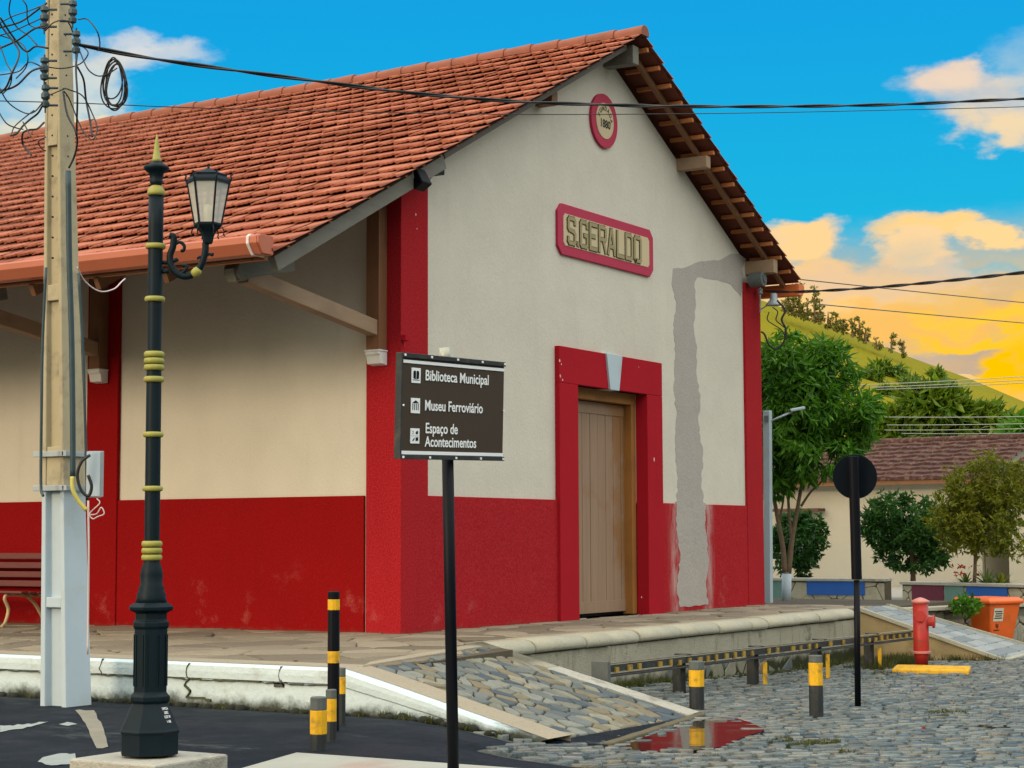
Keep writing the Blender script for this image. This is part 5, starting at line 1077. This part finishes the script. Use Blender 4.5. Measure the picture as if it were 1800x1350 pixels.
# ------------------------------------------------------------------ houses behind
def house(a, b, depth, zw_, zrg, label, wins, base=.3, over=.35, extra=None):
    a = Vector((a.x, a.y, 0)); b = Vector((b.x, b.y, 0)); dr_ = (b-a).normalized(); n__ = Vector((dr_.y, -dr_.x, 0)); n__ = n__ if n__.dot(CAMP-a) > 0 else -n__; L_ = (b-a).length
    h = thing('house', label, 'house', tuple(a+Vector((0, 0, base))))
    P_ = lambda u, w_, z: a+dr_*u-n__*w_+Vector((0, 0, z))
    m = MB(); m.prism([P_(0, 0, base), P_(0, depth, base), P_(0, depth, zw_), P_(0, depth/2, zw_+(zrg-zw_)*.92), P_(0, 0, zw_)], dr_*L_); mesh('wall', m, mHOUSE, h)
    m = MB(); e = over; rl = depth/2+e; sl_ = (zrg-zw_)/(depth/2)
    for s_ in (0, 1):
        w0, w1 = (-e, depth/2) if s_ == 0 else (depth+e, depth/2); nrow = 9
        for k in range(nrow):   # stepped tile courses with a wavy lower edge
            t0, t1 = k/nrow, (k+1)/nrow; wa0, wa1 = w0+(w1-w0)*t0, w0+(w1-w0)*t1; za, zb = zw_-.12+(zrg-zw_+.12+0)*t0, zw_-.12+(zrg-zw_+.12)*t1; nn = int(L_/.24); b0 = len(m.v)
            for i in range(nn+1):
                u = -e+(L_+2*e)*i/nn; wv = .03*(i % 2)+U(-.008, .008); m.v += [tuple(P_(u, wa0-.03*(1 if s_ == 0 else -1), za+.05+wv)), tuple(P_(u, wa1, zb+.01+wv*.6)), tuple(P_(u, wa0-.03*(1 if s_ == 0 else -1), za-.02))]
            for i in range(nn): o_ = b0+i*3; m.face((o_, o_+1, o_+4, o_+3)); m.face((o_, o_+3, o_+5, o_+2))
    rfh = mesh('roof', m, mOLDTILE, h, recalc=False)
    m = MB(); m.smooth = True; m.tube([P_(-e, depth/2, zrg+.03), P_(L_+e, depth/2, zrg+.03)], .10, 8); mesh('ridge', m, mOLDTILE, rfh)
    m = MB(); m.obox(P_(L_/2, -e+.04, zw_-.17), dr_*(L_/2+e), n__*.04, (0, 0, .07)); mesh('fascia', m, mWOOD, h)
    for u0, u1, z0, z1 in wins:
        m = MB(); m.obox(P_((u0+u1)/2, -.012, (z0+z1)/2), dr_*(u1-u0)/2, n__*.02, (0, 0, (z1-z0)/2)); wd = mesh('window', m, mWGREY, h, .004)
        m = MB(); m.obox(P_((u0+u1)/2, -.18, z1+.38), dr_*((u1-u0)/2+.25), n__*.18, (0, 0, .035)); mesh('window_canopy', m, mRUST, h)
    return h, a, dr_
h1a, h1b = at(1310, 1030, 44.5), at(1728, 1030, 41); zw_ = at(1600, 842, 41.8).z
hL = (Vector((h1b.x, h1b.y, 0))-Vector((h1a.x, h1a.y, 0))).length
house(h1a, h1b, 5.5, zw_+.12, zw_+.98, 'long pale house with a dark weathered tile roof behind the round sign', [(hL*.19, hL*.318, at(1430, 997, 43.5).z, at(1430, 925, 43.5).z)])
h2a, h2b = at(1775, 1030, 40), at(2050, 1030, 38); house(h2a, h2b, 4.5, at(1790, 845, 40).z, at(1790, 845, 40).z+.7, 'second pale house cut off by the right edge of the photo', [])
# white lamp column behind the station corner
dW = 29.2; b0 = at(1350, 1062, dW); sl2 = thing('street_light', 'pale column street light rising behind the right corner of the station', 'street light', tuple(b0))
m = MB(); a, b = at(1351, 1064, dW), at(1349, 722, dW); m.bar(a, b, .11, .11, up=(1, 0, 0)); mesh('column', m, mPBLUE, sl2, .008)
m = MB(); m.smooth = True; m.tube([at(1346, 744, dW), at(1392, 724, dW)], .017, 8); arm2 = mesh('arm', m, mSTEEL, sl2)
m = MB(); c = at(1402, 719, dW); m.obox(c, CR*.11-CU*-.02, _F*.07, CU*.022); mesh('lamp_head', m, mPBLUE, sl2, .012)
m = MB(); m.obox(at(1347, 736, dW-.08), CR*.03, _F*.03, CU*.05); mesh('photocell_box', m, mGREYP, sl2, .005)
# ------------------------------------------------------------------ trees
def leaf_quad(mb, p, d, n_, l, w_):
    d = d.normalized(); s_ = d.cross(n_)
    if s_.length < 1e-4: return
    s_ = s_.normalized(); b = len(mb.v); nn = s_.cross(d)
    mb.v += [tuple(p), tuple(p+d*l*.45+s_*w_/2+nn*w_*.12), tuple(p+d*l-nn*l*.12), tuple(p+d*l*.45-s_*w_/2+nn*w_*.12)]; mb.face((b, b+1, b+2, b+3))
from mathutils import noise as mnoise
def rv(): 
    while True:
        v = Vector((U(-1, 1), U(-1, 1), U(-1, 1)))
        if .05 < v.length < 1: return v.normalized()
def foliage(lobes, ncl, lpc, l, w_, droop=.5, shell=.55, hole=-.12):
    mb = MB(); tot = sum(r[0]*r[1]*r[2] for _, r in lobes)
    for c, r in lobes:
        k = max(1, int(ncl*r[0]*r[1]*r[2]/tot))
        for _ in range(k):
            v = rv(); rad = (shell+(1-shell)*rnd()**.5)*U(.80, 1.16); p = Vector(c)+Vector((v.x*r[0], v.y*r[1], v.z*r[2]))*rad; out = (v*.7+rv()*.6+Vector((0, 0, .2))).normalized()
            if mnoise.noise(p*(1.1/max(.3, r[0])+.9)) < hole: continue
            for j in range(lpc): d = (out*.6+rv()*.9+Vector((0, 0, -droop))); leaf_quad(mb, p+rv()*l*.25, d, rv(), l*U(.6, 1.15), w_*U(.7, 1.2))
    return mb
def tree(label, base, trunk, lobes, mt, ncl, lpc, l, w_, droop=.5, shell=.5, cat='tree', grp=None, bark=mBARK, name='tree', white=None):
    t = thing(name, label, cat, tuple(base), grp); m = MB(); m.smooth = True
    for path, r0, r1 in trunk: pp = smooth(path, 4); n_ = len(pp); m.tube(pp, r0, 9, radii=[r0+(r1-r0)*i/(n_-1) for i in range(n_)])
    mesh('trunk', m, bark, t, recalc=False)
    if white: m = MB(); m.smooth = True; m.tube(white[0], white[1], 12); mesh('whitewashed_trunk', m, mPBLUE, t)
    mesh('crown', foliage(lobes, ncl, lpc, l, w_, droop, shell), mt, t, recalc=False); return t
def lobe(px, py, d_, rx, ry=None, rz=None): ry = ry or rx; return (at(px, py, d_), (rx*d_/FPX, (rz or rx)*d_/FPX, ry*d_/FPX))
dT = 30.2; tb = at(1382, 1062, dT); tb.z = .49
A = lambda x, y, o=0: at(x, y, dT+o)
tree('broad leafy tree with a forked, whitewashed trunk beside the station corner', tb,
     [([A(1382, 1062), A(1383, 1005)], .065, .06), ([A(1380, 1008), A(1376, 960), A(1365, 900), A(1356, 850), A(1350, 790)], .05, .02), ([A(1386, 1008), A(1392, 950), A(1400, 905), A(1410, 850), A(1425, 790)], .05, .02),
      ([A(1392, 950), A(1387, 900), A(1385, 845), A(1388, 780)], .03, .015), ([A(1408, 890), A(1425, 865), A(1445, 845), A(1465, 800)], .022, .01), ([A(1370, 915), A(1378, 870), A(1374, 830)], .02, .01), ([A(1360, 880), A(1348, 850), A(1340, 800)], .022, .01)],
     [lobe(1375, 640, dT, 55, 45), lobe(1430, 650, dT+.4, 70, 50), lobe(1400, 720, dT, 85, 75, 80), lobe(1475, 725, dT, 54, 52, 70), lobe(1440, 790, dT-.2, 85, 50, 70), lobe(1370, 800, dT, 60, 55), lobe(1492, 775, dT, 38, 32), lobe(1490, 665, dT+.3, 30, 24), lobe(1380, 595, dT, 25, 18), lobe(1330, 720, dT+.5, 60, 90), lobe(1520, 720, dT-.3, 26, 22), lobe(1360, 850, dT, 40, 24), lobe(1455, 620, dT, 30, 18)],
     mLEAF, 2500, 8, .22, .055, .6, .45, white=([A(1382, 1064), A(1383, 1008)], .078))
dq = 33.6; B = lambda x, y: at(x, y, dq)
tree('dark dense shrub tree behind the whitewashed trunk', at(1400, 1050, dq), [([B(1405, 1060), B(1405, 990)], .05, .03)], [lobe(1405, 950, dq, 42, 48), lobe(1375, 960, dq, 25, 45), lobe(1425, 930, dq, 24, 28), lobe(1415, 1000, dq, 18, 18)], mLEAFD, 700, 7, .13, .05, .2)
dq = 33.2
tree('round dark green tree right of the round sign', at(1606, 1050, dq), [([B(1604, 1065), B(1605, 1000), B(1600, 940)], .06, .03), ([B(1605, 1000), B(1625, 950)], .03, .015)], [lobe(1590, 920, dq, 68, 50), lobe(1550, 925, dq, 38, 36), lobe(1635, 940, dq, 40, 42), lobe(1600, 975, dq, 60, 28), lobe(1565, 895, dq, 30, 28), lobe(1640, 985, dq, 25, 20)], mLEAFD, 1500, 8, .13, .05, .3)
dq = 30.6
tree('loose olive green tree with a slender trunk above the orange bin', at(1712, 1050, dq), [([B(1711, 1058), B(1714, 1000), B(1715, 950), B(1722, 880), B(1735, 820)], .035, .012), ([B(1730, 1058), B(1732, 1000), B(1729, 950)], .014, .008), ([B(1715, 950), B(1690, 900), B(1680, 860)], .018, .006), ([B(1716, 960), B(1760, 920), B(1780, 880)], .018, .006)],
     [lobe(1715, 900, dq, 70, 55), lobe(1755, 860, dq, 50, 50), lobe(1680, 905, dq, 55, 40), lobe(1745, 940, dq, 60, 38), lobe(1690, 950, dq, 50, 25), lobe(1740, 815, dq, 34, 28), lobe(1790, 900, dq, 30, 45), lobe(1770, 965, dq, 30, 22), lobe(1710, 850, dq, 48, 40), lobe(1790, 840, dq, 30, 30)], mLEAFO, 2000, 8, .11, .035, .2, .2)
# plants in the right planter
def spiky(px, py, d_, label, n_, l, mt=mLEAFO, flower=False):
    c = at(px, py, d_); t = thing('spiky_plant', label, 'plant', tuple(c)); m = MB()
    for k in range(n_):
        a = U(0, 2*math.pi); e = U(.15, 1.3); d = Vector((math.cos(a)*math.cos(e), math.sin(a)*math.cos(e), math.sin(e))); p = c.copy(); s_ = d.cross(Vector((0, 0, 1))).normalized(); ll = l*U(.7, 1.1); b = len(m.v)
        for i in range(5):
            f_ = i/4; q_ = p+d*ll*f_+Vector((0, 0, -.35*ll*f_*f_)); ww = .030*(1-f_)**.6; m.v += [tuple(q_-s_*ww), tuple(q_+s_*ww)]
        for i in range(4): m.face((b+2*i, b+2*i+1, b+2*i+3, b+2*i+2))
    mesh('leaves', m, mt, t, recalc=False)
    if flower:
        m = MB()
        for k in range(26): leaf_quad(m, c+Vector((U(-.25, .25), U(-.2, .2), U(.1, .35))), rv(), rv(), .09, .05)
        mesh('flowers', m, simple('red_flower', (.55, .05, .02), .6, .3, 9, 0), t, recalc=False)
spiky(1760, 1032, 30.2, 'yellow green spiky plant in the planter, right of the slender trunk', 46, .42); spiky(1735, 1030, 30.6, 'taller green spiky plant just right of the slender trunk', 30, .55, mLEAFH); spiky(1698, 1028, 30.8, 'red flowering plant in the planter, left of the slender trunk', 26, .38, mLEAFH, True)
c = at(1698, 1068, 27.6); t = thing('shrub', 'small green shrub on the stone wall beside the orange bin', 'plant', (c.x, c.y, .5)); mesh('leaves', foliage([(Vector((c.x, c.y, .58)), (.22, .22, .14))], 90, 6, .10, .045, .1, .2), mLEAF, t, recalc=False)
# ------------------------------------------------------------------ hill
sil = [(700, 520), (900, 470), (1100, 470), (1250, 497), (1345, 530), (1430, 561), (1500, 588), (1600, 628), (1700, 664), (1800, 706), (1950, 765), (2150, 830), (2500, 900)]
def sily(px):
    for (a, ya), (b, yb) in zip(sil, sil[1:]):
        if a <= px <= b: return ya+(yb-ya)*(px-a)/(b-a)
    return 900
m = MB(); ncol = 90; nrow = 22; base_y = 905
for i in range(ncol+1):
    px = 700+1800*i/ncol; top = sily(px)
    for j in range(nrow+1):
        t = j/nrow; y = base_y+(top-base_y)*t; d_ = 62+95*t**1.15; p = at(px, y, d_); k = math.sin(px*.02+j)*.25+math.sin(px*.051+j*1.7)*.2
        m.v.append((p.x, p.y, p.z+k*math.sin(math.pi*t)*.8))
    for t in (1, 2): p = at(px, top, 157); m.v.append((p.x+_F.x*40*t, p.y+_F.y*40*t, p.z-14*t*t))
nn = nrow+3
for i in range(ncol):
    for j in range(nn-1): m.smooth = True; m.face((i*nn+j, (i+1)*nn+j, (i+1)*nn+j+1, i*nn+j+1))
tt = NT('pasture_grass'); cc = tt.mix(tt.noise(.12, 8, .65), (.14, .145, .004), (.27, .225, .006)); cc = tt.mix(tt.math('MULTIPLY', tt.ramp(tt.noise(.35, 8, .7), .55, .70), .45), cc, (.09, .12, .008)); cc = tt.mix(tt.math('MULTIPLY', tt.ramp(tt.noise(.9, 6, .7), .52, .7), .35), cc, (.28, .17, .012)); tt.bump(tt.noise(2.5, 6), .6, .3); tt.done(cc, .95, spec=.1)
tag(mesh('grassy_hill', m, tt.m, recalc=False), kind='structure')
# scrub on the hillside and trees behind the house
def bush_tree(label, lob, mt, ncl, l, base, grp, nm='hill_tree', w_=None): return tree(label, base, [([base, base+Vector((0, 0, (lob[0][0].z-base.z)*.8+.1))], .12, .06)], lob, mt, ncl, 6, l, w_ or l*.32, .4, .35, grp=grp, name=nm)
dq = 58
bush_tree('large dark tree on the slope above the house roof ridge', [lobe(1640, 720, dq, 50, 42), lobe(1680, 735, dq, 38, 38), lobe(1620, 700, dq, 28, 20), lobe(1660, 770, dq, 50, 25)], mLEAFH, 900, .62, B(1640, 800), None)
bush_tree('rounded tree at the left end of the trees behind the house', [lobe(1575, 755, dq, 30, 32), lobe(1590, 770, dq, 34, 20), lobe(1560, 770, dq, 18, 18)], mLEAFH, 420, .55, B(1575, 800), None)
bush_tree('tree at the right end of the trees behind the house', [lobe(1740, 750, dq, 38, 42), lobe(1770, 780, dq, 44, 40), lobe(1720, 790, dq, 36, 30), lobe(1800, 800, dq, 40, 50)], mLEAFH, 800, .55, B(1745, 830), None)
bush_tree('tree overhanging the second house at the right edge', [lobe(1800, 770, dq-5, 40, 30), lobe(1840, 790, dq-5, 50, 45)], mLEAF, 450, .5, at(1800, 840, dq-5), None)
GH = 'scrub on the pasture hill'
for k, (px, py, r_) in enumerate(((1545, 648, 14), (1570, 655, 18), (1530, 660, 12), (1600, 672, 14), (1560, 690, 10), (1645, 660, 9))):
    d_ = 62+95*((905-py)/(905-sily(px)))**1.15-2
    bush_tree(('uppermost pale', 'topmost wide', 'leftmost', 'rightmost upper', 'lowest', 'far right')[k]+' of the low scrub bushes dotted on the grassy hillside', [lobe(px, py, d_, r_, r_*.5)], mLEAFH, 60, .8, at(px, py+5, d_), GH, 'scrub_bush')
GE = 'young eucalyptus along the hill crest'; ORD = 'first second third fourth fifth sixth seventh eighth ninth tenth eleventh twelfth thirteenth fourteenth fifteenth'.split()
EX = [1395, 1405, 1385, 1432, 1420, 1440, 1455, 1470, 1482, 1499, 1512, 1522, 1567, 1588, 1541]
for k, (px, yb_, h, r_) in enumerate(((1395, 560, 48, 14), (1405, 565, 52, 12), (1385, 556, 34, 12), (1432, 568, 58, 10), (1420, 566, 30, 14), (1440, 572, 40, 12), (1455, 575, 24, 10), (1470, 578, 28, 14), (1482, 586, 22, 12), (1499, 590, 30, 9), (1512, 592, 36, 9), (1522, 596, 22, 8), (1567, 616, 30, 5.5), (1588, 622, 26, 6), (1541, 604, 12, 10))):
    d_ = 150; b = at(px, sily(px)+6, d_); top = at(px+U(-2, 2), sily(px)-h*1.12+4, d_); t = thing('eucalyptus_tree', ORD[sorted(EX).index(px)]+' young eucalyptus from the left along the hill crest', 'tree', tuple(b), GE)
    m = MB(); m.tube([b, top], .10, 5, radii=[.12, .03]); mesh('trunk', m, mBARK, t)
    lb = []; n_ = max(3, int(h/9))
    for q in range(n_): f_ = (q+.6)/n_; p = b.lerp(top, f_); rr_ = r_*d_/FPX*U(.35, .65)*(1.2-.6*f_); lb.append((p+Vector((CR.x*U(-.3, .3), CR.y*U(-.3, .3), 0)), (rr_, rr_, rr_*.75)))
    mesh('crown', foliage(lb, int(26+h*1.3), 5, .30, .15, .5, .3), mLEAFE, t, recalc=False)
m = MB(); m.smooth = True; na = 60; base = math.atan2(_F.y, _F.x)  # unseen ring of dark hills, added to block low sky light
for i in range(na+1):
    a = base + math.radians(42) + math.radians(276)*i/na; h = 17+7*math.sin(i*.31)+4*math.sin(i*.83+1)+1.5*math.sin(i*2.1)
    for d_, z in ((70, -.5), (110, h*.35), (150, h*.8), (185, h), (230, h*.8)): m.v.append((d_*math.cos(a), d_*math.sin(a), z))
for i in range(na):
    for j in range(4): m.face((i*5+j, (i+1)*5+j, (i+1)*5+j+1, i*5+j+1))
tag(mesh('light_blocker_hills', m, leaf('blocker_hill_slope', (.03, .05, .01), (.06, .08, .015), 0), recalc=False), kind='structure')

# ------------------------------------------------------------------ grass and moss (uncountable)
gm_ = MB()
def blades(x, y, z, n_, r_, h):
    for _ in range(n_):
        a, q_ = U(0, 6.283), r_*math.sqrt(rnd()); px, py = x+q_*math.cos(a), y+q_*math.sin(a)*.6; b = len(gm_.v); hh_ = h*U(.4, 1.2); l = U(-.6, .6)*hh_; l2 = U(-.6, .6)*hh_; w_ = .004+.004*rnd()
        t_ = Vector((math.cos(a*3), math.sin(a*3), 0))*w_; gm_.v += [(px-t_.x, py-t_.y, z), (px+t_.x, py+t_.y, z), (px+l, py+l2, z+hh_)]; gm_.face((b, b+1, b+2))
for (px, py, r_, n_) in ((1365, 1302, .20, 260), (1400, 1310, .22, 320), (1450, 1306, .20, 260), (1665, 1254, .32, 360), (1560, 1184, .30, 260), (1590, 1176, .3, 200), (1420, 1307, .14, 140), (1250, 1332, .10, 90), (1530, 1196, .25, 200), (1110, 1323, .08, 70), (1480, 1323, .15, 90)):
    P = onG(px, py); blades(P.x, P.y, P.z-.005, n_, r_, .035)
for k in range(150):       # foot of the front retaining wall
    x = U(.6, 8.8); blades(x, -1.95-U(0, .12), g(x, -1.9)-.01, 26, .13, .09 if 1 < x < 2.6 or x > 6.0 else .05)
for k in range(60): x = U(6.6, 9.0); blades(x, -2.35-U(0, .5), g(x, -2.2), 30, .16, .13)
for k in range(24): t = rnd(); blades(8.45+.6*t+U(-.15, .0), -1.95-1.75*t, g(9, -3), 26, .14, .10)
for k in range(60):       # foot of the white kerb
    y = U(-4.2, 6); x = -4.70+.30*max(0, (-2.6-y)/1.68)**1.6 if y < -2.6 else -4.70; blades(x-.02, y, g(x, y)-.005, 34, .05, .035 if y > -3 else .055)
tag(mesh('weeds', gm_, leaf('weed_blade', (.03, .045, .008), (.10, .11, .02)), recalc=False), 'low weeds and grass in joints and along the wall foot', 'grass', kind='stuff')
# dark moss skirt in lumps along the kerb foot
ms = MB(); ms.smooth = True
for k in range(260):
    y = U(-4.2, 8); x = (-4.69+.30*max(0, (-2.6-y)/1.68)**1.6 if y < -2.6 else -4.69)-U(-.01, .05); r_ = U(.018, .045); z = g(x, y)+.0
    ms.lathe([(z-.02, r_*1.3), (z+r_*.4, r_), (z+r_*.8, r_*.5)], (x, y), 6, U(0, 1))
tag(mesh('moss', ms, simple('dark_moss', (.012, .014, .006), .95, .5, 30, .5, 60), recalc=False), 'dark moss along the foot of the white kerb', 'moss', kind='stuff')
